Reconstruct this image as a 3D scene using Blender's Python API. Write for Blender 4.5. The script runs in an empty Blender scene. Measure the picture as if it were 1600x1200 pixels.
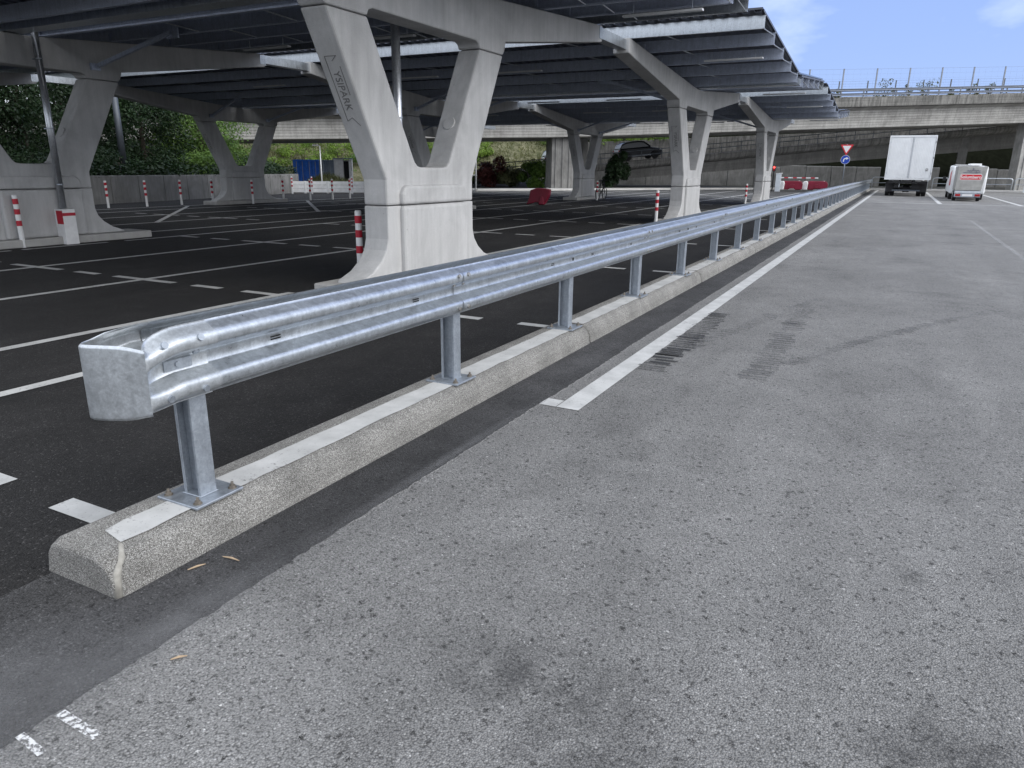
import bpy, bmesh, math, random
from mathutils import Vector, Matrix, noise as mnoise

R = math.radians
random.seed(7)
scene = bpy.context.scene
COL = scene.collection

# ------------------------------------------------------------------ camera, sky, sun, exposure
cam_d = bpy.data.cameras.new("camera")
cam_d.sensor_width = 36.0
cam_d.lens = 25.185
cam_d.clip_start = 0.05
cam_d.clip_end = 3000
cam = bpy.data.objects.new("camera", cam_d)
COL.objects.link(cam)
_r = Vector((0.88583814, 0.46389685, 0.00951266)).normalized()
_u = Vector((-0.14156128, 0.25068171, 0.95766335)).normalized()
_f = Vector((-0.44187236, 0.84968135, -0.28773325)).normalized()
cam.matrix_world = Matrix(((_r.x, _u.x, -_f.x, 0.0), (_r.y, _u.y, -_f.y, 0.0), (_r.z, _u.z, -_f.z, 1.547), (0, 0, 0, 1)))
scene.camera = cam

SUN_EL, SUN_AZ = R(34), R(94)          # azimuth from +Y clockwise towards +X
world = bpy.data.worlds.new("World")
scene.world = world
world.use_nodes = True
wn, wl = world.node_tree.nodes, world.node_tree.links
wn.clear()
sky = wn.new("ShaderNodeTexSky")
sky.sky_type = 'NISHITA'
sky.sun_disc = False
sky.sun_elevation = SUN_EL
sky.sun_rotation = SUN_AZ
sky.air_density = 1.0
sky.dust_density = 0.6
sky.ozone_density = 2.0
tc = wn.new("ShaderNodeTexCoord")
mp = wn.new("ShaderNodeMapping")
mp.inputs['Scale'].default_value = (1.0, 1.0, 2.4)
nz = wn.new("ShaderNodeTexNoise")
nz.inputs['Scale'].default_value = 2.6
nz.inputs['Detail'].default_value = 6
nz.inputs['Roughness'].default_value = 0.55
rp = wn.new("ShaderNodeValToRGB")
rp.color_ramp.elements[0].position = 0.47
rp.color_ramp.elements[0].color = (0, 0, 0, 1)
rp.color_ramp.elements[1].position = 0.66
rp.color_ramp.elements[1].color = (1, 1, 1, 1)
mx = wn.new("ShaderNodeMix")          # clear blue patch low over the viaduct
mx.data_type = 'RGBA'
mx.inputs[0].default_value = 0.78
mx.inputs[7].default_value = (1.65, 2.35, 4.7, 1)
dt = wn.new("ShaderNodeVectorMath")
dt.operation = 'DOT_PRODUCT'
dt.inputs[1].default_value = (-0.05, 0.97, 0.22)
wl.new(tc.outputs['Generated'], dt.inputs[0])
ptch = wn.new("ShaderNodeMapRange")    # 0 in the patch, 1 in the overcast rest
ptch.interpolation_type = 'SMOOTHSTEP'
ptch.inputs['From Min'].default_value = 0.93
ptch.inputs['From Max'].default_value = 0.55
wl.new(dt.outputs['Value'], ptch.inputs['Value'])
cl = wn.new("ShaderNodeMath")
cl.operation = 'MAXIMUM'
wl.new(ptch.outputs['Result'], cl.inputs[1])
cs = wn.new("ShaderNodeMath")
cs.operation = 'MULTIPLY'
cs.inputs[1].default_value = 0.5
mx2 = wn.new("ShaderNodeMix")
mx2.data_type = 'RGBA'
mx2.inputs[7].default_value = (7.4, 7.9, 8.8, 1)
bg = wn.new("ShaderNodeBackground")
bg.inputs['Strength'].default_value = 0.096
wo = wn.new("ShaderNodeOutputWorld")
wl.new(tc.outputs['Generated'], mp.inputs['Vector'])
wl.new(mp.outputs['Vector'], nz.inputs['Vector'])
wl.new(nz.outputs['Fac'], rp.inputs['Fac'])
wl.new(rp.outputs['Color'], cs.inputs[0])
wl.new(cs.outputs[0], cl.inputs[0])
wl.new(cl.outputs[0], mx2.inputs[0])
wl.new(sky.outputs['Color'], mx.inputs[6])
wl.new(mx.outputs[2], mx2.inputs[6])
wl.new(mx2.outputs[2], bg.inputs['Color'])
wl.new(bg.outputs['Background'], wo.inputs['Surface'])

sun_d = bpy.data.lights.new("sun", 'SUN')
sun_d.energy = 1.25
sun_d.angle = R(55)
sun_d.color = (1.0, 0.96, 0.9)
sun = bpy.data.objects.new("sun", sun_d)
COL.objects.link(sun)
_d = Vector((math.sin(SUN_AZ) * math.cos(SUN_EL), math.cos(SUN_AZ) * math.cos(SUN_EL), math.sin(SUN_EL)))
sun.rotation_euler = _d.to_track_quat('Z', 'Y').to_euler()

vs = scene.view_settings
vs.view_transform = 'Standard'
vs.look = 'None'
vs.exposure = 1.13
vs.gamma = 1.0
scene.cycles.use_denoising = True
scene.cycles.max_bounces = 8

# ------------------------------------------------------------------ materials
M = {}


class NT:
    """small helper round a node tree"""
    def __init__(s, name, rough=0.7, metal=0.0, spec=0.4):
        s.mat = bpy.data.materials.new(name)
        s.mat.use_nodes = True
        s.n, s.l = s.mat.node_tree.nodes, s.mat.node_tree.links
        s.n.clear()
        s.b = s.n.new("ShaderNodeBsdfPrincipled")
        s.o = s.n.new("ShaderNodeOutputMaterial")
        s.l.new(s.b.outputs[0], s.o.inputs[0])
        s.b.inputs['Roughness'].default_value = rough
        s.b.inputs['Metallic'].default_value = metal
        s.b.inputs['Specular IOR Level'].default_value = spec
        s.tc = s.n.new("ShaderNodeTexCoord")

    def coord(s, scale=(1, 1, 1), kind='Object', rot=(0, 0, 0)):
        m = s.n.new("ShaderNodeMapping")
        m.inputs['Scale'].default_value = scale
        m.inputs['Rotation'].default_value = rot
        s.l.new(s.tc.outputs[kind], m.inputs['Vector'])
        return m.outputs[0]

    def noise(s, vec, scale, detail=4, rough=0.55, dist=0.0):
        t = s.n.new("ShaderNodeTexNoise")
        t.inputs['Scale'].default_value = scale
        t.inputs['Detail'].default_value = detail
        t.inputs['Roughness'].default_value = rough
        t.inputs['Distortion'].default_value = dist
        s.l.new(vec, t.inputs['Vector'])
        return t.outputs['Fac']

    def voro(s, vec, scale, feature='F1'):
        t = s.n.new("ShaderNodeTexVoronoi")
        t.feature = feature
        t.inputs['Scale'].default_value = scale
        s.l.new(vec, t.inputs['Vector'])
        return t

    def ramp(s, fac, stops):
        r = s.n.new("ShaderNodeValToRGB")
        e = r.color_ramp.elements
        while len(e) < len(stops):
            e.new(0.5)
        for k, (p, c) in enumerate(stops):
            e[k].position = p
            if not isinstance(c, (tuple, list)):
                c = (c, c, c)
            e[k].color = (*c, 1)
        s.l.new(fac, r.inputs['Fac'])
        return r.outputs['Color']

    def mix(s, fac, a, b, mode='MIX'):
        m = s.n.new("ShaderNodeMix")
        m.data_type = 'RGBA'
        m.blend_type = mode
        for sock, v in ((m.inputs[0], fac), (m.inputs[6], a), (m.inputs[7], b)):
            if hasattr(v, 'is_linked'):
                s.l.new(v, sock)
            elif isinstance(v, (tuple, list)):
                sock.default_value = (*v, 1)
            else:
                sock.default_value = v
        return m.outputs[2]

    def math(s, op, a, b=0.0):
        m = s.n.new("ShaderNodeMath")
        m.operation = op
        for sock, v in ((m.inputs[0], a), (m.inputs[1], b)):
            if hasattr(v, 'is_linked'):
                s.l.new(v, sock)
            else:
                sock.default_value = v
        return m.outputs[0]

    def color(s, c):
        if hasattr(c, 'is_linked'):
            s.l.new(c, s.b.inputs['Base Color'])
        else:
            s.b.inputs['Base Color'].default_value = (*c, 1)

    def rough(s, c):
        s.l.new(c, s.b.inputs['Roughness'])

    def bump(s, h, strength=0.5, dist=0.01):
        b = s.n.new("ShaderNodeBump")
        b.inputs['Strength'].default_value = strength
        b.inputs['Distance'].default_value = dist
        s.l.new(h, b.inputs['Height'])
        s.l.new(b.outputs[0], s.b.inputs['Normal'])

    def alpha(s, fac):
        s.l.new(fac, s.b.inputs['Alpha'])


def asphalt(key, lo, mid, hi, white, stone=95.0, patch=0.22, bump=0.9, tint=(1, 1, 1)):
    t = NT(key, rough=0.85, spec=0.3)
    v = t.coord()
    vo = t.voro(v, stone)
    vo2 = t.voro(v, stone * 2.3)
    sep = t.n.new("ShaderNodeSeparateColor")
    t.l.new(vo.outputs['Color'], sep.inputs[0])
    sep2 = t.n.new("ShaderNodeSeparateColor")
    t.l.new(vo2.outputs['Color'], sep2.inputs[0])
    tt = lambda x: tuple(x * k for k in tint)
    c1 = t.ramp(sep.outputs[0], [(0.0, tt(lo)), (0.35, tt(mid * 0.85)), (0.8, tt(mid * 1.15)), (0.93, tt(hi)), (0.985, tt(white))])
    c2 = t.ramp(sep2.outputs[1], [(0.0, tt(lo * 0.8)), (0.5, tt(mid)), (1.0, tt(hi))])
    c = t.mix(0.42, c1, c2)
    gaps = t.ramp(vo.outputs['Distance'], [(0.0, 1.0), (0.50, 0.95), (0.85, 0.42)])
    c = t.mix(1.0, c, gaps, 'MULTIPLY')
    n1 = t.ramp(t.noise(v, 0.45, 5, 0.6), [(0.3, 1 - patch), (0.7, 1 + patch * 0.6)])
    n2 = t.ramp(t.noise(v, 3.2, 5, 0.65), [(0.3, 1 - patch * 0.7), (0.7, 1.0 + patch * 0.4)])
    n3 = t.ramp(t.noise(t.coord((1.6, 0.12, 1)), 1.0, 4, 0.6), [(0.32, 1 - patch * 0.7), (0.66, 1.0 + patch * 0.25)])
    for n in (n1, n2, n3):
        c = t.mix(1.0, c, n, 'MULTIPLY')
    stn = t.ramp(t.noise(t.coord((1, 0.7, 1), rot=(0, 0, 0.5)), 0.9, 7, 0.72, 0.4), [(0.50, 1.0), (0.60, 0.86), (0.70, 0.70)])
    c = t.mix(1.0, c, stn, 'MULTIPLY')
    # scattered pits and pale chips
    for sc_, lim, dist, col_ in ((38, 0.86, 0.30, 0.35), (23, 0.93, 0.22, 0.3), (47, 0.95, 0.20, 2.0)):
        v3 = t.voro(t.coord((1, 1, 1), rot=(0, 0, sc_)), sc_)
        s3 = t.n.new("ShaderNodeSeparateColor")
        t.l.new(v3.outputs['Color'], s3.inputs[0])
        wob = t.math('ADD', v3.outputs['Distance'], t.math('MULTIPLY', t.math('SUBTRACT', sep2.outputs[0], 0.5), 0.35))
        m3 = t.math('MULTIPLY', t.math('GREATER_THAN', s3.outputs[0], lim), t.math('LESS_THAN', wob, dist))
        c = t.mix(m3, c, t.mix(1.0, c, (col_, col_, col_), 'MULTIPLY'))
    t.color(c)
    h = t.math('ADD', t.math('MULTIPLY', vo.outputs['Distance'], -1.0), t.math('MULTIPLY', sep.outputs[1], 0.5))
    t.bump(h, bump, 0.006)
    M[key] = t.mat


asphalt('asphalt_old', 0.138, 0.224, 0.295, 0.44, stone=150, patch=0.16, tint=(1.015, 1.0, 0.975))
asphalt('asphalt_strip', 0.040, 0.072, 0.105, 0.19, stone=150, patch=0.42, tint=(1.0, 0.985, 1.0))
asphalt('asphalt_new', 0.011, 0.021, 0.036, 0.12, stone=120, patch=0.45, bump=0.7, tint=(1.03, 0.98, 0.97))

asphalt('asphalt_grey', 0.05, 0.092, 0.14, 0.24, stone=110, patch=0.3)


def m_paint():
    t = NT('white_road_paint', rough=0.65)
    v = t.coord()
    a = t.noise(v, 55, 4, 0.65)
    b = t.noise(v, 5, 5, 0.6)
    c = t.mix(t.ramp(a, [(0.30, 0.0), (0.40, 1.0)]), (0.32, 0.32, 0.315), (0.47, 0.47, 0.46))
    c = t.mix(1.0, c, t.ramp(b, [(0.3, 0.72), (0.65, 1.0)]), 'MULTIPLY')
    t.color(c)
    t.alpha(t.ramp(t.math('ADD', t.math('MULTIPLY', t.noise(v, 45, 6, 0.75), 0.6), t.math('MULTIPLY', t.noise(v, 2.2, 4, 0.6), 0.4)), [(0.36, 0.15), (0.42, 1.0)]))
    t.bump(a, 0.4, 0.003)
    M['paint'] = t.mat
    t = NT('worn_road_paint', rough=0.7)
    v = t.coord()
    t.color((0.6, 0.6, 0.6))
    t.alpha(t.ramp(t.noise(v, 70, 5, 0.75), [(0.47, 0.0), (0.55, 0.7)]))
    M['worn_paint'] = t.mat
    t = NT('faded_road_paint', rough=0.7)
    v = t.coord()
    t.color((0.5, 0.5, 0.5))
    t.alpha(t.ramp(t.noise(v, 60, 5, 0.75), [(0.45, 0.0), (0.62, 0.5)]))
    M['faded_paint'] = t.mat
    t = NT('worn_road_paint_b', rough=0.7)
    v = t.coord()
    t.color((0.6, 0.6, 0.6))
    t.alpha(t.ramp(t.noise(v, 70, 5, 0.75), [(0.45, 0.0), (0.53, 0.9)]))
    M['worn_paint'] = t.mat
    t = NT('tyre_rubber_mark', rough=0.8)
    v = t.coord()
    t.color((0.022, 0.022, 0.024))
    t.alpha(t.ramp(t.math('ADD', t.math('MULTIPLY', t.noise(v, 60, 5, 0.7), 0.45), t.math('MULTIPLY', t.noise(v, 2.2, 2), 0.55)), [(0.40, 0.12), (0.56, 0.82)]))
    M['tyre_mark'] = t.mat
    t = NT('faint_rubber_mark', rough=0.8)
    v = t.coord()
    t.color((0.035, 0.035, 0.038))
    t.alpha(t.ramp(t.math('ADD', t.math('MULTIPLY', t.noise(v, 60, 5, 0.7), 0.5), t.math('MULTIPLY', t.noise(v, 1.7, 2), 0.5)), [(0.42, 0.0), (0.60, 0.42)]))
    M['tyre_faint'] = t.mat


m_paint()


def patch_mat(key, col, lo, hi, amax, scale):
    t = NT(key, rough=0.85, spec=0.2)
    g = t.coord((2, 2, 0), 'Generated')
    sub = t.n.new("ShaderNodeVectorMath")
    sub.operation = 'DISTANCE'
    sub.inputs[1].default_value = (1, 1, 0)
    t.l.new(g, sub.inputs[0])
    fall = t.ramp(sub.outputs['Value'], [(0.1, 1.0), (0.95, 0.0)])
    v = t.coord()
    n = t.math('ADD', t.math('MULTIPLY', t.noise(v, scale, 6, 0.7), 0.6), t.math('MULTIPLY', t.noise(v, 70, 4, 0.7), 0.4))
    t.color(col)
    t.alpha(t.math('MULTIPLY', t.math('MULTIPLY', t.ramp(n, [(lo, 0.0), (hi, 1.0)]), fall), amax))
    M[key] = t.mat


patch_mat('oil_stain', (0.035, 0.035, 0.037), 0.42, 0.64, 0.62, 6.0)
patch_mat('pale_dust', (0.17, 0.17, 0.173), 0.25, 0.70, 0.62, 9.0)
patch_mat('lot_dust', (0.075, 0.073, 0.071), 0.40, 0.72, 0.4, 2.5)


def concrete(key, base, var=0.16, streak=0.14, bump=0.25, warm=(1.0, 0.985, 0.95), spec=0.3, rough=0.75):
    t = NT(key, rough=rough, spec=spec)
    v = t.coord()
    n1 = t.ramp(t.noise(v, 1.1, 6, 0.6, 0.6), [(0.3, 1 - var), (0.7, 1 + var * 0.6)])
    n2 = t.ramp(t.noise(t.coord((5, 5, 0.5)), 1.6, 5, 0.65), [(0.3, 1 - streak), (0.62, 1.0)])
    n3 = t.noise(v, 90, 4, 0.7)
    n3c = t.ramp(n3, [(0.3, 0.9), (0.7, 1.06)])
    pits = t.ramp(t.noise(v, 22, 3, 0.5), [(0.24, 0.75), (0.29, 1.0)])
    c = t.mix(1.0, tuple(base * w for w in warm), n1, 'MULTIPLY')
    for n in (n2, n3c, pits):
        c = t.mix(1.0, c, n, 'MULTIPLY')
    t.color(c)
    t.bump(n3, bump, 0.004)
    M[key] = t.mat


concrete('precast', 0.475, var=0.2, streak=0.16, warm=(1.0, 1.0, 1.0))
concrete('shaded_pier_concrete', 0.20, var=0.3, streak=0.3)  # darker than the other concrete: shade below the viaduct painted into the grey
concrete('plinth_concrete', 0.40, var=0.2, streak=0.1)
concrete('wall_concrete', 0.31, var=0.3, streak=0.28)
concrete('pavement_concrete', 0.45, var=0.2, streak=0.0)


def m_viaduct(key, base, board, drip):
    t = NT(key, rough=0.85, spec=0.25)
    uv = t.coord((1, 1, 1), 'UV')
    n1 = t.ramp(t.noise(uv, 0.7, 6, 0.65, 0.5), [(0.28, 0.62), (0.7, 1.12)])
    dr = t.ramp(t.noise(t.coord((2.6, 0.22, 1), 'UV'), 1.6, 6, 0.7), [(0.36, 1 - drip), (0.58, 1.0)])
    w = t.n.new("ShaderNodeTexWave")
    w.wave_type = 'BANDS'
    w.bands_direction = 'Y'
    w.inputs['Scale'].default_value = 1.6
    w.inputs['Distortion'].default_value = 0.35
    w.inputs['Detail'].default_value = 2
    t.l.new(uv, w.inputs['Vector'])
    bd = t.ramp(w.outputs['Fac'], [(0.0, 1 - board), (0.18, 1.0)])
    bt = t.ramp(t.noise(t.coord((0.10, 5.0, 1), 'UV'), 1.0, 3, 0.6), [(0.3, 0.78), (0.7, 1.1)])
    fine = t.ramp(t.noise(uv, 9, 5, 0.7), [(0.3, 0.82), (0.7, 1.1)])
    c = t.mix(1.0, (base, base * 0.975, base * 0.92), n1, 'MULTIPLY')
    for n in (dr, bd, bt, fine):
        c = t.mix(1.0, c, n, 'MULTIPLY')
    t.color(c)
    t.bump(w.outputs['Fac'], 0.3, 0.02)
    M[key] = t.mat


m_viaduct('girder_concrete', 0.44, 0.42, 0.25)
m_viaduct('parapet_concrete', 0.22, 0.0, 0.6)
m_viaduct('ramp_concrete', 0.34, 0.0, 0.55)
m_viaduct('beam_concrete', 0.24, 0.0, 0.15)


def m_kerb():
    t = NT('exposed_aggregate', rough=0.85, spec=0.3)
    v = t.coord()
    vo = t.voro(v, 300)
    sep = t.n.new("ShaderNodeSeparateColor")
    t.l.new(vo.outputs['Color'], sep.inputs[0])
    c = t.ramp(sep.outputs[0], [(0.0, (0.12, 0.112, 0.10)), (0.3, (0.22, 0.213, 0.20)), (0.65, (0.32, 0.312, 0.292)), (0.9, (0.50, 0.49, 0.465))])
    c = t.mix(1.0, c, t.ramp(vo.outputs['Distance'], [(0.3, 1.0), (0.8, 0.5)]), 'MULTIPLY')
    c = t.mix(1.0, c, t.ramp(t.noise(v, 3.0, 6, 0.65), [(0.3, 0.66), (0.68, 1.08)]), 'MULTIPLY')
    t.color(c)
    t.bump(t.math('MULTIPLY', vo.outputs['Distance'], -1), 0.9, 0.004)
    M['aggregate'] = t.mat
    t = NT('cement_joint', rough=0.85)
    v = t.coord()
    t.color(t.ramp(t.noise(v, 30, 4), [(0.3, (0.20, 0.19, 0.17)), (0.7, (0.30, 0.29, 0.26))]))
    M['cement'] = t.mat


m_kerb()


def galv(key, col, metal=0.85, r0=0.30, r1=0.5, spangle=True):
    t = NT(key, metal=metal, spec=0.5)
    v = t.coord()
    vo = t.voro(v, 130)
    sep = t.n.new("ShaderNodeSeparateColor")
    t.l.new(vo.outputs['Color'], sep.inputs[0])
    n = t.noise(v, 7, 6, 0.65, 0.8)
    st = t.noise(t.coord((14, 14, 1.2)), 1.5, 4, 0.6)
    c = t.mix(1.0, col, t.ramp(n, [(0.28, 0.86), (0.7, 1.07)]), 'MULTIPLY')
    c = t.mix(1.0, c, t.ramp(sep.outputs[0], [(0.0, 0.94), (1.0, 1.04)]), 'MULTIPLY')
    c = t.mix(1.0, c, t.ramp(st, [(0.3, 0.86), (0.6, 1.03)]), 'MULTIPLY')
    mo = t.noise(v, 42, 7, 0.75, 0.5)
    c = t.mix(1.0, c, t.ramp(mo, [(0.32, 0.80), (0.66, 1.12)]), 'MULTIPLY')
    sh = t.ramp(t.noise(t.coord((0.1, 0.13, 0.1)), 2.0, 2), [(0.3, 0.9), (0.7, 1.06)])
    c = t.mix(1.0, c, sh, 'MULTIPLY')
    t.color(c)
    t.rough(t.ramp(t.math('ADD', t.math('MULTIPLY', n, 0.45), t.math('ADD', t.math('MULTIPLY', mo, 0.45), t.math('MULTIPLY', sep.outputs[1], 0.10))), [(0.25, r0), (0.75, r1)]))
    t.bump(n, 0.05, 0.003)
    M[key] = t.mat


galv('galvanised', (0.56, 0.595, 0.63), metal=0.88, r0=0.22, r1=0.44)
galv('galvanised_dull', (0.36, 0.395, 0.44), metal=0.7, r0=0.40, r1=0.58)
galv('galvanised_cap', (0.57, 0.60, 0.625), metal=0.8, r0=0.30, r1=0.48)
galv('steel_pipe', (0.55, 0.57, 0.6), r0=0.25, r1=0.4)
galv('shaded_purlin_steel', (0.46, 0.51, 0.63), metal=0.4, r0=0.38, r1=0.55)  # blue-grey copy of the zinc; gloom under the roofs put into its colour


def plain(key, col, rough=0.6, metal=0.0, spec=0.4, var=0.12, scale=4.0, bump=0.0):
    t = NT(key, rough=rough, metal=metal, spec=spec)
    v = t.coord()
    n = t.noise(v, scale, 5, 0.6)
    t.color(t.mix(1.0, col, t.ramp(n, [(0.3, 1 - var), (0.7, 1 + var * 0.5)]), 'MULTIPLY'))
    if bump:
        t.bump(t.noise(v, 60, 3), bump, 0.003)
    M[key] = t.mat


plain('deck_sheet', (0.085, 0.095, 0.125), rough=0.5, metal=0.3, var=0.2)
plain('solar_glass', (0.015, 0.018, 0.03), rough=0.15, spec=0.6)
plain('lamp_white', (0.66, 0.67, 0.68), rough=0.45)
plain('black_hole', (0.012, 0.012, 0.013), rough=0.9)
plain('bolt_steel', (0.33, 0.32, 0.30), rough=0.42, metal=0.8)
plain('rusty_bolt', (0.24, 0.215, 0.185), rough=0.5, metal=0.7, var=0.35, scale=60)
plain('recess_shade_lettering', (0.15, 0.15, 0.148), rough=0.8)
plain('white_plastic', (0.74, 0.74, 0.74), rough=0.5, var=0.15)
plain('red_plastic', (0.42, 0.012, 0.03), rough=0.45, var=0.25)
plain('red_barrier', (0.20, 0.007, 0.028), rough=0.4, var=0.25, scale=2)
plain('blue_paint', (0.03, 0.17, 0.68), rough=0.45, var=0.2)
plain('grey_paint', (0.20, 0.24, 0.30), rough=0.5, var=0.15)
plain('sign_white', (0.66, 0.66, 0.66), rough=0.4, var=0.05)
plain('sign_red', (0.5, 0.01, 0.02), rough=0.4, var=0.05)
plain('sign_blue', (0.01, 0.05, 0.36), rough=0.4, var=0.05)
plain('truck_white', (0.66, 0.67, 0.68), rough=0.42, var=0.10, scale=2)
plain('chassis_black', (0.018, 0.018, 0.02), rough=0.7)
plain('tyre_rubber', (0.022, 0.022, 0.023), rough=0.85)
plain('rim_alloy', (0.5, 0.5, 0.52), rough=0.3, metal=0.8)
plain('tarp_grey', (0.31, 0.305, 0.29), rough=0.6, var=0.28, scale=3)
plain('light_red', (0.30, 0.008, 0.012), rough=0.25)
plain('headlight_lens', (0.7, 0.72, 0.75), rough=0.1, spec=0.8)
plain('suv_paint', (0.006, 0.008, 0.013), rough=0.32, spec=0.25)
plain('silver_paint', (0.45, 0.46, 0.48), rough=0.25, metal=0.6)
plain('car_glass', (0.012, 0.014, 0.018), rough=0.12, spec=0.3)
plain('bark', (0.06, 0.05, 0.04), rough=0.9, var=0.4, scale=12)
plain('dark_purple_ink', (0.05, 0.045, 0.13), rough=0.7)
plain('graffiti_black', (0.03, 0.03, 0.035), rough=0.8)
plain('twig_straw', (0.36, 0.27, 0.18), rough=0.8, var=0.3, scale=40)
plain('cabinet_grey', (0.50, 0.53, 0.56), rough=0.5)
plain('dark_steel', (0.075, 0.085, 0.10), rough=0.5, metal=0.4)

t = NT('signal_red')
t.color((0.4, 0.0, 0.0))
t.b.inputs['Emission Color'].default_value = (1, 0.06, 0.05, 1)
t.b.inputs['Emission Strength'].default_value = 2.5
M['signal_red'] = t.mat


def leafmat(key, lo, hi):
    t = NT(key, rough=0.55, spec=0.3)
    v = t.coord()
    n = t.math('ADD', t.math('MULTIPLY', t.noise(v, 0.8, 3), 0.6), t.math('MULTIPLY', t.noise(v, 9, 2), 0.4))
    t.color(t.ramp(n, [(0.36, lo), (0.64, hi)]))
    tr = t.n.new("ShaderNodeBsdfTranslucent")
    t.l.new(t.b.inputs['Base Color'].links[0].from_socket, tr.inputs[0])
    ms = t.n.new("ShaderNodeMixShader")
    ms.inputs[0].default_value = 0.3
    t.l.new(t.b.outputs[0], ms.inputs[1])
    t.l.new(tr.outputs[0], ms.inputs[2])
    t.l.new(ms.outputs[0], t.o.inputs[0])
    M[key] = t.mat


leafmat('leaf_dark', (0.006, 0.015, 0.006), (0.026, 0.055, 0.018))
leafmat('leaf_mid', (0.04, 0.085, 0.016), (0.14, 0.24, 0.045))
leafmat('leaf_light', (0.07, 0.13, 0.018), (0.22, 0.33, 0.05))
leafmat('leaf_red', (0.045, 0.016, 0.016), (0.15, 0.045, 0.04))
leafmat('leaf_dry', (0.08, 0.095, 0.035), (0.22, 0.22, 0.10))
leafmat('leaf_olive', (0.05, 0.06, 0.025), (0.14, 0.15, 0.07))


def m_soil():
    t = NT('slope_soil', rough=0.95, spec=0.1)
    v = t.coord()
    c = t.ramp(t.noise(v, 1.4, 8, 0.7), [(0.28, (0.04, 0.05, 0.02)), (0.5, (0.13, 0.13, 0.075)), (0.72, (0.25, 0.23, 0.16))])
    t.color(c)
    t.bump(t.noise(v, 5, 6, 0.7), 1.0, 0.2)
    M['soil'] = t.mat
    t = NT('bare_ground', rough=0.95, spec=0.1)
    v = t.coord()
    t.color(t.ramp(t.noise(v, 0.3, 6), [(0.3, (0.10, 0.10, 0.08)), (0.7, (0.18, 0.17, 0.14))]))
    M['ground'] = t.mat


m_soil()
plain('aged_rail', (0.17, 0.19, 0.23), rough=0.5, metal=0.5)
plain('shade_dark_soil', (0.008, 0.009, 0.006), rough=1.0, spec=0.0, var=0.4, scale=2)


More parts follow.
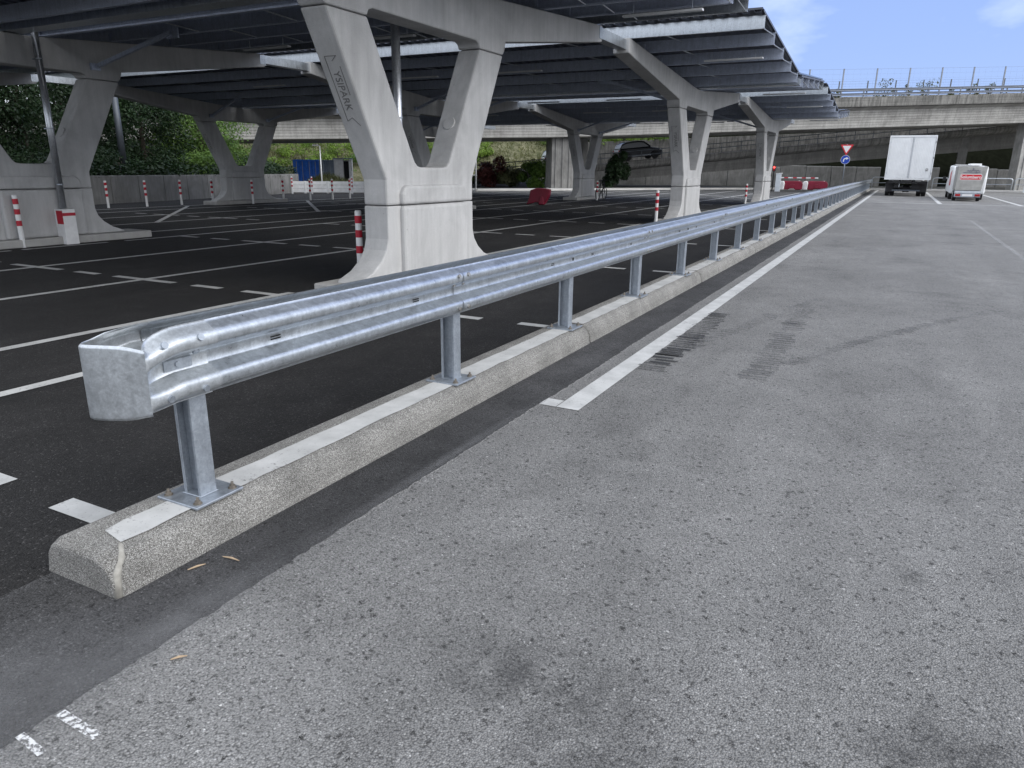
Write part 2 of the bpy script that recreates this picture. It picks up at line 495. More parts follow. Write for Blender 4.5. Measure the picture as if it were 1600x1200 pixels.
# ------------------------------------------------------------------ mesh builder
class MB:
    def __init__(s):
        s.v, s.f, s.uv = [], [], {}

    def add(s, vs, fs):
        b = len(s.v)
        s.v += [tuple(p) for p in vs]
        s.f += [tuple(i + b for i in f) for f in fs]
        return s

    def box(s, x0, x1, y0, y1, z0, z1):
        if x0 > x1: x0, x1 = x1, x0
        if y0 > y1: y0, y1 = y1, y0
        if z0 > z1: z0, z1 = z1, z0
        return s.add([(x0, y0, z0), (x1, y0, z0), (x1, y1, z0), (x0, y1, z0), (x0, y0, z1), (x1, y0, z1), (x1, y1, z1), (x0, y1, z1)],
                     [(3, 2, 1, 0), (4, 5, 6, 7), (0, 1, 5, 4), (1, 2, 6, 5), (2, 3, 7, 6), (3, 0, 4, 7)])

    def bar(s, p0, p1, w, h, up=(0, 0, 1)):
        p0, p1 = Vector(p0), Vector(p1)
        d = (p1 - p0).normalized()
        a = d.cross(Vector(up))
        if a.length < 1e-4:
            a = d.cross(Vector((1, 0, 0)))
        a.normalize()
        b = a.cross(d)
        a, b = a * w / 2, b * h / 2
        vs = [p + sa * a + sb * b for p in (p0, p1) for sa, sb in ((-1, -1), (1, -1), (1, 1), (-1, 1))]
        return s.add(vs, [(0, 1, 2, 3), (7, 6, 5, 4), (0, 4, 5, 1), (1, 5, 6, 2), (2, 6, 7, 3), (3, 7, 4, 0)])

    def tube(s, pts, r, n=8, cap=True):
        pts = [Vector(p) for p in pts]
        rs = r if isinstance(r, (list, tuple)) else [r] * len(pts)
        rings = []
        a = None
        for k, p in enumerate(pts):
            d = (pts[min(k + 1, len(pts) - 1)] - pts[max(k - 1, 0)]).normalized()
            if a is None:
                a = d.cross(Vector((0, 0, 1)))
                if a.length < 1e-3:
                    a = d.cross(Vector((1, 0, 0)))
            a = (a - d * a.dot(d)).normalized()
            b = d.cross(a)
            rings.append([p + rs[k] * (math.cos(2 * math.pi * i / n) * a + math.sin(2 * math.pi * i / n) * b) for i in range(n)])
        vs = [q for ring in rings for q in ring]
        fs = []
        for k in range(len(pts) - 1):
            for i in range(n):
                j = (i + 1) % n
                fs.append((k * n + i, k * n + j, (k + 1) * n + j, (k + 1) * n + i))
        if cap:
            fs.append(tuple(range(n - 1, -1, -1)))
            m = (len(pts) - 1) * n
            fs.append(tuple(m + i for i in range(n)))
        return s.add(vs, fs)

    def prism(s, poly, axis, a0, a1):
        """polygon in the other two axes pushed along `axis` from a0 to a1"""
        def P(u, v, w):
            return {'x': (w, u, v), 'y': (u, w, v), 'z': (u, v, w)}[axis]
        n = len(poly)
        vs = [P(u, v, a0) for u, v in poly] + [P(u, v, a1) for u, v in poly]
        fs = [tuple(range(n)), tuple(range(2 * n - 1, n - 1, -1))]
        fs += [(i, i + n, (i + 1) % n + n, (i + 1) % n) for i in range(n)]
        return s.add(vs, fs)

    def sweep(s, prof, frames, closed=True, caps=True):
        """prof: list of (t, z); frames: list of (s, origin, tdir(unit xy), z0) -> uv = (s, arc)"""
        n = len(prof)
        b = len(s.v)
        arc = [0]
        for k in range(1, n + 1):
            p, q = prof[k - 1], prof[k % n]
            arc.append(arc[-1] + math.hypot(q[0] - p[0], q[1] - p[1]))
        for (ss, o, td, z0) in frames:
            for (tt, zz) in prof:
                s.v.append((o[0] + td[0] * tt, o[1] + td[1] * tt, z0 + zz))
        m = n if closed else n - 1
        for k in range(len(frames) - 1):
            for i in range(m):
                j = (i + 1) % n
                s.uv[len(s.f)] = [(frames[k][0], arc[i]), (frames[k + 1][0], arc[i]), (frames[k + 1][0], arc[i + 1]), (frames[k][0], arc[i + 1])]
                s.f.append((b + k * n + i, b + (k + 1) * n + i, b + (k + 1) * n + j, b + k * n + j))
        if closed and caps:
            s.f.append(tuple(b + i for i in range(n)))
            s.f.append(tuple(b + (len(frames) - 1) * n + i for i in range(n - 1, -1, -1)))
        return s

    def disc(s, c, nrm, r, th, n=20):
        c, nrm = Vector(c), Vector(nrm).normalized()
        return s.tube([c, c + nrm * th], r, n)

    def build(s, name, mat, parent=None, smooth=False, bevel=0.0, seg=2, solid=0.0, fixn=True):
        me = bpy.data.meshes.new(name)
        me.from_pydata(s.v, [], s.f)
        if s.uv:
            uvl = me.uv_layers.new(name="uv")
            for pi, us in s.uv.items():
                p = me.polygons[pi]
                for k, li in enumerate(p.loop_indices):
                    uvl.data[li].uv = us[k]
        if fixn:
            bm = bmesh.new()
            bm.from_mesh(me)
            bmesh.ops.recalc_face_normals(bm, faces=bm.faces)
            bm.to_mesh(me)
            bm.free()
        me.materials.append(M[mat] if isinstance(mat, str) else mat)
        if smooth:
            for p in me.polygons:
                p.use_smooth = True
        o = bpy.data.objects.new(name, me)
        COL.objects.link(o)
        if parent is not None:
            o.parent = parent
        if solid:
            m = o.modifiers.new("solid", 'SOLIDIFY')
            m.thickness = solid
        if bevel:
            m = o.modifiers.new("bevel", 'BEVEL')
            m.width = bevel
            m.segments = seg
            m.limit_method = 'ANGLE'
            m.angle_limit = R(35)
            m.harden_normals = False
        return o


def tag(o, label, cat, group=None):
    o['label'] = label
    o['category'] = cat
    if group:
        o['group'] = group
    return o


def thing(name, loc, label, cat, group=None, rotz=0.0):
    o = bpy.data.objects.new(name, None)
    o.empty_display_size = 0.2
    o.location = loc
    o.rotation_euler = (0, 0, rotz)
    COL.objects.link(o)
    return tag(o, label, cat, group)


def struct(o, kind='structure'):
    o['kind'] = kind
    return o


def kids(o):
    return [c for c in bpy.data.objects if c.parent == o]


def copy_tree(o, parent=None):
    c = o.copy()
    COL.objects.link(c)
    if parent is not None:
        c.parent = parent
    for k in kids(o):
        copy_tree(k, c)
    return c


def text_mesh(name, body, size, depth, mat, matrix, parent=None, align='CENTER', shear=0.0, offset=0.0):
    cu = bpy.data.curves.new(name, 'FONT')
    cu.body = body
    cu.size = size
    cu.extrude = depth
    cu.align_x = align
    cu.align_y = 'CENTER'
    cu.shear = shear
    cu.offset = offset
    tmp = bpy.data.objects.new("text_source", cu)
    COL.objects.link(tmp)
    dg = bpy.context.evaluated_depsgraph_get()
    me = bpy.data.meshes.new_from_object(tmp.evaluated_get(dg))
    bpy.data.objects.remove(tmp)
    me.transform(matrix)
    me.materials.clear()
    me.materials.append(M[mat])
    me.name = name
    o = bpy.data.objects.new(name, me)
    COL.objects.link(o)
    if parent is not None:
        o.parent = parent
    return o


def sheet(name, polys, z, mat, kind='structure'):
    mb = MB()
    for p in polys:
        mb.add([(x, y, z) for x, y in p], [tuple(range(len(p)))])
    o = mb.build(name, mat, fixn=False)
    me = o.data
    bm = bmesh.new()
    bm.from_mesh(me)
    for f in bm.faces:
        f.normal_update()
        if f.normal.z < 0:
            f.normal_flip()
    bm.to_mesh(me)
    bm.free()
    return struct(o, kind)


rect = lambda x0, x1, y0, y1: [(x0, y0), (x1, y0), (x1, y1), (x0, y1)]

# ------------------------------------------------------------------ ground, roads, markings
sheet('ground', [rect(-900, 900, -900, 900)], -0.012, 'ground')
# jagged seam between the newer strip and the old road
seam = []
yy = -14.0
rs = random.Random(3)
while yy < 80:
    seam.append((-1.99 + 0.016 * mnoise.noise(Vector((yy * 0.7, 0, 0))) + rs.uniform(-0.007, 0.007), yy))
    yy += rs.uniform(0.015, 0.05) if yy < 12 else rs.uniform(0.1, 0.4)
seam.append((-1.99, 80))
sheet('road', [seam + [(60, 80), (60, -14)]], 0.0, 'asphalt_old')
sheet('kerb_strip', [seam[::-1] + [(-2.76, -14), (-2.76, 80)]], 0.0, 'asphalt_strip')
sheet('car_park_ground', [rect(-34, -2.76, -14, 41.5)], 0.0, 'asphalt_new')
sheet('far_lit_ground', [[(-50, 41.5), (-2.76, 41.5), (-2.76, 80), (-50, 80)]], 0.0, 'asphalt_grey')  # older paler asphalt; light past the roofs' shade partly put into its colour
# raised ragged edge of the old surfacing along the seam
mb = MB()
mb.sweep([(0, 0.0005), (0.003, 0.004), (0.006, 0.004), (0.011, 0.0005)], [(0, (x, y), (1, 0), 0) for x, y in seam if y > 2.2], closed=False)
struct(mb.build('road_edge_line', 'asphalt_old'))

W = 0.12
lines = []
for x, y0, y1 in ((-5.37, -8, 62), (-6.72, -8, 6.78), (-6.72, 11.2, 21.2), (-6.72, 25.6, 60), (-9.28, -8, 62), (-11.83, -8, 62), (-14.46, -8, 7.6), (-14.46, 7.8, 9.5), (-14.46, 9.9, 62), (-15.95, 11.4, 62), (-18.5, -4, 62), (-21.1, -4, 58), (-23.6, -4, 58), (-25.35, 12, 52)):
    lines.append(rect(x - W / 2, x + W / 2, y0, y1))
for y in (1.76, 6.55, 11.25, 16.0, 20.8, 25.6, 30.4, 35.2, 40.0, 44.8, 49.6):
    for xl in (-9.28, -11.83, -18.5, -21.1):
        lines.append(rect(xl - 0.63, xl - W / 2, y - W / 2, y + W / 2))
        lines.append(rect(xl + W / 2, xl + 0.63, y - W / 2, y + W / 2))
    lines.append(rect(-7.33, -6.78, y - W / 2, y + W / 2))
    lines.append(rect(-14.4, -13.85, y - W / 2, y + W / 2))
    for xc in (-8.0, -10.56, -13.15, -19.8, -22.35, -17.2):
        lines.append(rect(xc - 0.26, xc + 0.26, y - W / 2, y + W / 2))
    lines.append(rect(-5.31, -4.75, y - W / 2, y + W / 2))
    lines.append(rect(-4.2, -3.79, y - W / 2, y + W / 2))
    lines.append(rect(-3.33, -2.80, y - W / 2, y + W / 2))


def slash(a, b, w):
    a, b = Vector(a), Vector(b)
    n = (b - a).orthogonal().normalized() * w / 2
    return [tuple(a + n), tuple(b + n), tuple(b - n), tuple(a - n)]


for a, b in (((-18.4, 13.6), (-24.9, 19.9)), ((-18.4, 20.2), (-24.9, 26.6)), ((-18.4, 27.6), (-24.9, 34.0)), ((-6.9, 44.5), (-13.5, 51)), ((-16.2, 36.2), (-18.3, 38.3))):
    lines.append(slash(a, b, 0.14))
sheet('road_bay_lines', lines, 0.004, 'paint')
edge = [rect(-1.86, -1.70, 4.23, 76.0), rect(-1.99, -1.866, 4.23, 4.38),
        rect(-1.69, 22, 44.3, 44.5), rect(1.84, 2.04, 44.51, 70.5), rect(5.4, 5.6, 44.51, 70.0), rect(9.0, 9.2, 44.51, 70)]
sheet('road_lines', edge, 0.004, 'paint')
sheet('faded_road_lines', [rect(-1.5, 14, 29.4, 29.6), rect(2.22, 2.32, 14, 29.2), rect(-1.5, 14, 38.5, 38.7)], 0.004, 'faded_paint')
sheet('worn_road_lines', [slash((-1.97, 0.93), (-1.785, 0.925), 0.03), slash((-1.985, 0.825), (-1.86, 0.815), 0.024)], 0.004, 'worn_paint')


for k, (x, y, w_, l_, m_) in enumerate(((-0.40, 1.50, 0.9, 0.34, 'oil_stain'), (-0.75, 1.72, 1.0, 0.5, 'oil_stain'), (0.25, 2.98, 0.16, 0.2, 'oil_stain'), (0.35, 1.95, 0.7, 0.6, 'oil_stain'), 
                          (-2.22, 0.86, 0.9, 1.0, 'pale_dust'), (-2.05, 1.35, 0.30, 1.6, 'pale_dust'), (-2.45, 0.55, 1.0, 0.8, 'pale_dust'), (-2.02, 3.2, 0.12, 3.0, 'pale_dust'),
                          (-3.6, 2.6, 1.2, 1.2, 'lot_dust'), (-4.3, 4.6, 1.6, 2.0, 'lot_dust'), (-3.7, 8.0, 1.4, 3.0, 'lot_dust'), (-8.2, 6.2, 2.6, 2.2, 'lot_dust'), (-11, 9, 3, 4, 'lot_dust'), (-9, 15, 4, 6, 'lot_dust'), (-12, 24, 6, 8, 'lot_dust'), (-17, 30, 8, 6, 'lot_dust'), (-20, 20, 6, 8, 'lot_dust'))):
    sheet('road_surface', [rect(x - w_ / 2, x + w_ / 2, y - l_ / 2, y + l_ / 2)], 0.0016 + 0.0001 * k, m_)


def tyre_track(name, pts, width, mat, seed, z=0.006):
    """a band of transverse tread stripes along a path"""
    rr = random.Random(seed)
    polys = []
    P = [Vector(p) for p in pts]
    for k in range(len(P) - 1):
        a, b = P[k], P[k + 1]
        L = (b - a).length
        t_ = 0.0
        while t_ < L:
            st = rr.uniform(0.028, 0.055)
            c = a.lerp(b, t_ / L)
            hw = width / 2 * rr.uniform(0.8, 1.12)
            sh = rr.uniform(-0.03, 0.03)
            polys.append([(c.x - hw + sh, c.y - st / 2), (c.x + hw + sh, c.y - st / 2 + 0.01), (c.x + hw + sh, c.y + st / 2 + 0.01), (c.x - hw + sh, c.y + st / 2)])
            t_ += st * 1.9
    return sheet(name, polys, z, mat)


tyre_track('road_marking', [(-1.58, 5.45), (-1.575, 6.0), (-1.585, 6.8), (-1.61, 8.2)], 0.22, 'tyre_mark', 1)
tyre_track('road_marking', [(-1.55, 6.1), (-1.42, 6.9), (-1.22, 7.7), (-1.0, 8.6), (-0.7, 9.8)], 0.17, 'tyre_faint', 2, 0.007)
tyre_track('road_marking', [(-0.80, 5.6), (-0.80, 6.8), (-0.80, 8.0), (-0.78, 9.2)], 0.22, 'tyre_faint', 3, 0.006)
tyre_track('road_marking', [(-0.62, 6.2), (-0.35, 6.9), (0.0, 7.7), (0.5, 8.7), (1.2, 10)], 0.15, 'tyre_faint', 4, 0.007)

for k, (x, y, a, L, lab) in enumerate(((-2.285, 1.67, 1.2, 0.07, 'straw coloured twig lying nearest the kerb end on dark asphalt'),
                                       (-2.215, 1.78, 0.1, 0.085, 'pale brown twig lying flat along the foot of the kerb'),
                                       (-1.872, 1.26, 0.9, 0.05, 'tiny dry straw on the grey road beyond the asphalt seam'))):
    mb = MB()
    d = Vector((math.cos(a), math.sin(a), 0)) * L / 2
    c = Vector((x, y, 0.007))
    mb.tube([c - d, c + Vector((0, 0.003, 0.002)), c + d], [0.0022, 0.0045, 0.0015], 6)
    tag(mb.build('twig', 'twig_straw'), lab, 'twig', 'twigs on the asphalt')

# ------------------------------------------------------------------ kerb with the painted top
KP = [(0.445, 0.0), (0.432, 0.075), (0.415, 0.112), (0.385, 0.142), (0.345, 0.158), (0.30, 0.16), (0.15, 0.16), (0.085, 0.154), (0.045, 0.136), (0.022, 0.105), (0.0, 0.0)]


def kerb_piece(mb, y0, y1, x0, inset0=0.012, inset1=0.012):
    fr = []
    for yv, s_, dz in ((y0, 0.965, -0.022), (y0 + inset0, 1.0, 0), (y1 - inset1, 1.0, 0), (y1, 0.93, -0.012)):
        fr.append((yv, s_, dz))
    n = len(KP)
    vs, fs = [], []
    for yv, s_, dz in fr:
        for (t_, z_) in KP:
            vs.append((x0 + 0.24 + (t_ - 0.24) * s_, yv, max(z_ + (dz if z_ > 0.02 else 0), 0)))
    for k in range(len(fr) - 1):
        for i in range(n - 1):
            fs.append((k * n + i, (k + 1) * n + i, (k + 1) * n + i + 1, k * n + i + 1))
    fs.append(tuple(range(n)))
    m = (len(fr) - 1) * n
    fs.append(tuple(m + i for i in range(n - 1, -1, -1)))
    mb.add(vs, fs)


mb = MB()
joints = [1.38, 6.12, 10.45, 14.9, 19.3, 23.7, 28.1, 32.5, 36.9, 41.3, 45.7, 50.1, 54.5, 58.9, 63.3, 67.7, 72.1, 76.0]
rk = random.Random(5)
for k in range(len(joints) - 1):
    g = 0.010
    kerb_piece(mb, joints[k] + (0.0 if k == 0 else g), joints[k + 1] - g, -2.80 + (0 if k < 1 else rk.uniform(-0.012, 0.006)),
               0.05 if k == 0 else 0.02, 0.02)
struct(mb.build('kerb', 'aggregate', smooth=False, bevel=0.02, seg=3))
mb = MB()
mb.tube([(-2.372, 1.394, 0.0), (-2.384, 1.407, 0.085), (-2.41, 1.45, 0.128), (-2.45, 1.48, 0.150), (-2.50, 1.50, 0.154)], [0.017, 0.016, 0.015, 0.011, 0.006], 8)
struct(mb.build('kerb_strip', 'cement', smooth=True))
mb = MB()
for k in range(len(joints) - 1):
    y0 = joints[k] + (0.105 if k == 0 else 0.03)
    y1 = joints[k + 1] - 0.03
    n = max(3, int((y1 - y0) / 0.12))
    L, Rr = [], []
    for i in range(n + 1):
        y = y0 + (y1 - y0) * i / n
        L.append((-2.61 + rk.uniform(-0.006, 0.006) + (0.02 if (k == 0 and i == 0) else 0), y + (0.03 if (k == 0 and i == 0) else 0), 0.1632))
        Rr.append((-2.452 + rk.uniform(-0.007, 0.007), y, 0.1632))
    for i in range(n):
        mb.add([L[i], Rr[i], Rr[i + 1], L[i + 1]], [(0, 1, 2, 3)])
struct(mb.build('kerb_marking', 'paint'))

# ------------------------------------------------------------------ the double guardrail
PX0 = -2.545
RZ = 0.785          # mid height of the beam
gr = thing('guardrail', (PX0, 1.0, 0.16), 'long galvanised double W-beam guardrail standing on the white topped kerb', 'guardrail')
lz = RZ - 0.16


def wave(h):
    """outward offset of the W profile at height h in [-0.155, 0.155]"""
    a = abs(h)
    pts = [(0.0, 0.0), (0.022, 0.0), (0.030, 0.004), (0.058, 0.068), (0.066, 0.077), (0.076, 0.080), (0.102, 0.080), (0.112, 0.076), (0.120, 0.066), (0.146, 0.016), (0.151, 0.010), (0.155, 0.010)]
    for k in range(len(pts) - 1):
        if pts[k][0] <= a <= pts[k + 1][0]:
            t_ = (a - pts[k][0]) / (pts[k + 1][0] - pts[k][0])
            return pts[k][1] + t_ * (pts[k + 1][1] - pts[k][1])
    return 0.010


_h = [0.0, 0.022, 0.026, 0.030, 0.034, 0.054, 0.058, 0.062, 0.066, 0.071, 0.076, 0.089, 0.102, 0.107, 0.112, 0.116, 0.120, 0.124, 0.142, 0.146, 0.151, 0.155]
HS = [-h for h in _h[:0:-1]] + _h
BASE = 0.062        # from the post axis to the valley of the beam


def beam_mesh(y0, y1, side, lift=0.0):
    mb = MB()
    n = len(HS)
    vs = []
    for y in (y0, y1):
        for h in HS:
            vs.append((side * (BASE + lift + wave(h)), y, lz + h))
    mb.add(vs, [(i, i + 1, n + i + 1, n + i) for i in range(n - 1)])
    return mb


NP = 37
PY0 = 0.93          # local y of the first post
beams = []
edges = [0.93]
k = 0
ends = [PY0 + 2 + 4 * i for i in range(19)]
prev = 0.85
for i, e in enumerate(ends):
    for side in (1, -1):
        b = beam_mesh(prev, e + 0.16, side, 0.0 if i % 2 == 0 else 0.0035)
        o = b.build('beam', 'galvanised', gr, smooth=True)
        # bolt heads and slots belong to the beam
        if side == 1 and i < 9:
            for yy in (e - 0.05, e + 0.06):
                for hh, tz, rr_ in ((0.104, 0.3, 0.014), (-0.104, -0.3, 0.014), (0.044, -1.3, 0.011)):
                    bb = MB()
                    bb.disc((BASE + wave(hh) + 0.002, yy, lz + hh), (1, 0, tz), rr_, 0.009, 10)
                    bb.build('bolt', 'bolt_steel', o)
            for yy in (e - 0.42, e - 2.45, e - 1.55):
                if yy > prev + 0.1:
                    for dz in (-0.005, 0.007):
                        sl = MB()
                        sl.box(BASE + 0.001, BASE + 0.004, yy - 0.030, yy + 0.030, lz + dz - 0.0035, lz + dz + 0.003)
                        sl.build('slot', 'black_hole', o)
            sl = MB()
            sl.box(BASE + 0.001, BASE + 0.005, e - 2.03, e - 2.0, lz - 0.012, lz + 0.014)
            sl.build('slot', 'black_hole', o)
    prev = e

# end terminal: W profile at the beam easing into a flat wrapped nose
term = MB()
# rows of (x, y, nx, ny, waviness): x, y is the flat outer surface, the wave pulls it back inwards
FL = BASE + 0.090
rows = [(FL, y, 1, 0, 1.0, 1.0, 0.0) for y in (0.985, 0.95, 0.90, 0.85, 0.82)]
rows += [(FL, 0.785, 1, 0, 1.0, 0.995, -0.004), (FL, 0.75, 1, 0, 1.0, 0.98, -0.010), (FL, 0.72, 1, 0, 0.96, 0.95, -0.016), (FL, 0.695, 1, 0, 0.86, 0.91, -0.021), (FL, 0.672, 1, 0, 0.55, 0.87, -0.025), (FL, 0.657, 1, 0, 0.18, 0.845, -0.027), (FL - 0.001, 0.650, 0.8, -0.6, 0.0, 0.84, -0.028)]
rows += [(FL - 0.006, 0.648, 0.35, -0.93, 0.0, 0.83, -0.028), (0.125, 0.639, 0.3, -0.95, 0, 0.86, -0.028), (0.09, 0.624, 0.35, -0.95, 0, 0.915, -0.029), (0.05, 0.604, 0.4, -0.92, 0, 0.95, -0.029), (0.0, 0.582, 0.4, -0.92, 0, 0.96, -0.030), (-0.045, 0.564, 0.35, -0.95, 0, 0.96, -0.030),
         (-0.075, 0.556, 0.0, -1, 0, 0.96, -0.030), (-0.098, 0.560, -0.5, -0.85, 0, 0.96, -0.030), (-0.114, 0.578, -0.9, -0.4, 0, 0.965, -0.029), (-0.124, 0.62, -1, 0, 0, 0.97, -0.027)]
rows += [(-FL + 0.008, 0.68, -1, 0, 0.3, 0.985, -0.015), (-FL, 0.74, -1, 0, 0.8, 0.995, -0.005), (-FL, 0.80, -1, 0, 1.0, 1, 0), (-FL, 0.92, -1, 0, 1.0, 1, 0), (-FL, 0.985, -1, 0, 1.0, 1, 0)]
n = len(HS)
vs = []
for (x, y, nx, ny, wv, hs_, dz) in rows:
    l = math.hypot(nx, ny)
    for h in HS:
        off = (wave(h) - 0.080) * wv
        e_ = max(0.0, (abs(h) - 0.144) / 0.011)     # rolled lip where the nose is flat
        off -= 0.008 * e_ * e_ * (1 - wv)
        vs.append((x + nx / l * off, y + ny / l * off, lz + h * hs_ + dz))
term.add(vs, [(k * n + i, (k + 1) * n + i, (k + 1) * n + i + 1, k * n + i + 1) for k in range(len(rows) - 1) for i in range(n - 1)])
to = term.build('end_terminal', 'galvanised_cap', gr, smooth=True, solid=0.004)
es = to.modifiers.new('edges', 'EDGE_SPLIT')
es.split_angle = R(32)
for yy in (0.735, 0.90):
    for hh, tz in ((0.106, 0.35), (-0.106, -0.2), (0.046, -1.3)):
        bb = MB()
        bb.disc((BASE + wave(hh) + 0.010, yy, lz + hh), (1, 0, tz), 0.0145, 0.009, 14)
        bb.build('bolt', 'galvanised_dull', to)
bb = MB()
bb.disc((BASE + 0.0165, 0.835, lz + 0.002), (1, 0, 0), 0.012, 0.008, 12)
bb.build('bolt', 'galvanised_dull', to)
mb = MB()
mb.box(BASE + 0.011, BASE + 0.0165, 0.775, 0.905, lz - 0.021, lz + 0.021)
mb.build('washer_plate', 'galvanised_dull', to)


def make_post(parent, y):
    """I-section post with a bolted base plate, local to the guardrail"""
    mb = MB()
    zt = lz + 0.11
    mb.box(0.046, 0.052, y - 0.042, y + 0.042, 0.012, zt)
    mb.box(-0.052, -0.046, y - 0.042, y + 0.042, 0.012, zt)
    mb.box(-0.046, 0.046, y - 0.003, y + 0.003, 0.012, zt)
    # small return lips on the flanges
    for sx in (-1, 1):
        mb.box(sx * 0.046, sx * 0.036, y - 0.0415, y - 0.038, 0.012, zt)
    post = mb.build('post', 'galvanised_dull', parent, bevel=0.002, seg=1)
    pl = MB()
    pl.box(-0.125, 0.125, y - 0.125, y + 0.125, 0.0, 0.012)
    # weld fillet
    pl.box(-0.058, 0.058, y - 0.049, y + 0.049, 0.012, 0.017)
    plate = pl.build('base_plate', 'galvanised_dull', post, bevel=0.003, seg=1)
    for sx in (-1, 1):
        for sy in (-1, 1):
            bo = MB()
            c = Vector((sx * 0.092, y + sy * 0.092, 0.0125))
            bo.disc(c, (0, 0, 1), 0.019, 0.003, 14)
            bo.disc(c + Vector((0, 0, 0.002)), (0, 0, 1), 0.0135, 0.012, 6)
            bo.disc(c + Vector((0, 0, 0.013)), (0.05, 0.02, 1), 0.0065, 0.016, 8)
            bo.build('anchor_bolt', 'rusty_bolt', post)
    sp = MB()
    sp.box(-0.0605, 0.0605, y - 0.035, y + 0.035, lz - 0.05, lz + 0.05)
    sp.build('spacer', 'galvanised_dull', post)
    return post


p0 = make_post(gr, PY0)
for k in range(1, NP):
    c = p0.copy()
    COL.objects.link(c)
    c.location = (0, 2.0 * k + (0.06 if k == 1 else 0.0), 0)
    for ch in kids(p0):
        if k > 9 and ch.name.startswith('anchor'):
            continue
        d = ch.copy()
        COL.objects.link(d)
        d.parent = c

# ------------------------------------------------------------------ canopy columns
YC = [8.64, 23.05, 37.4]
ROWX = {'A': -5.75, 'B': -15.0, 'C': -24.95}     # front (+X) face of each row
TH = 0.38
ZV, SL = 3.84, 0.0775                            # roof valley and slope


def zroof(rel):
    return ZV + SL * abs(rel)


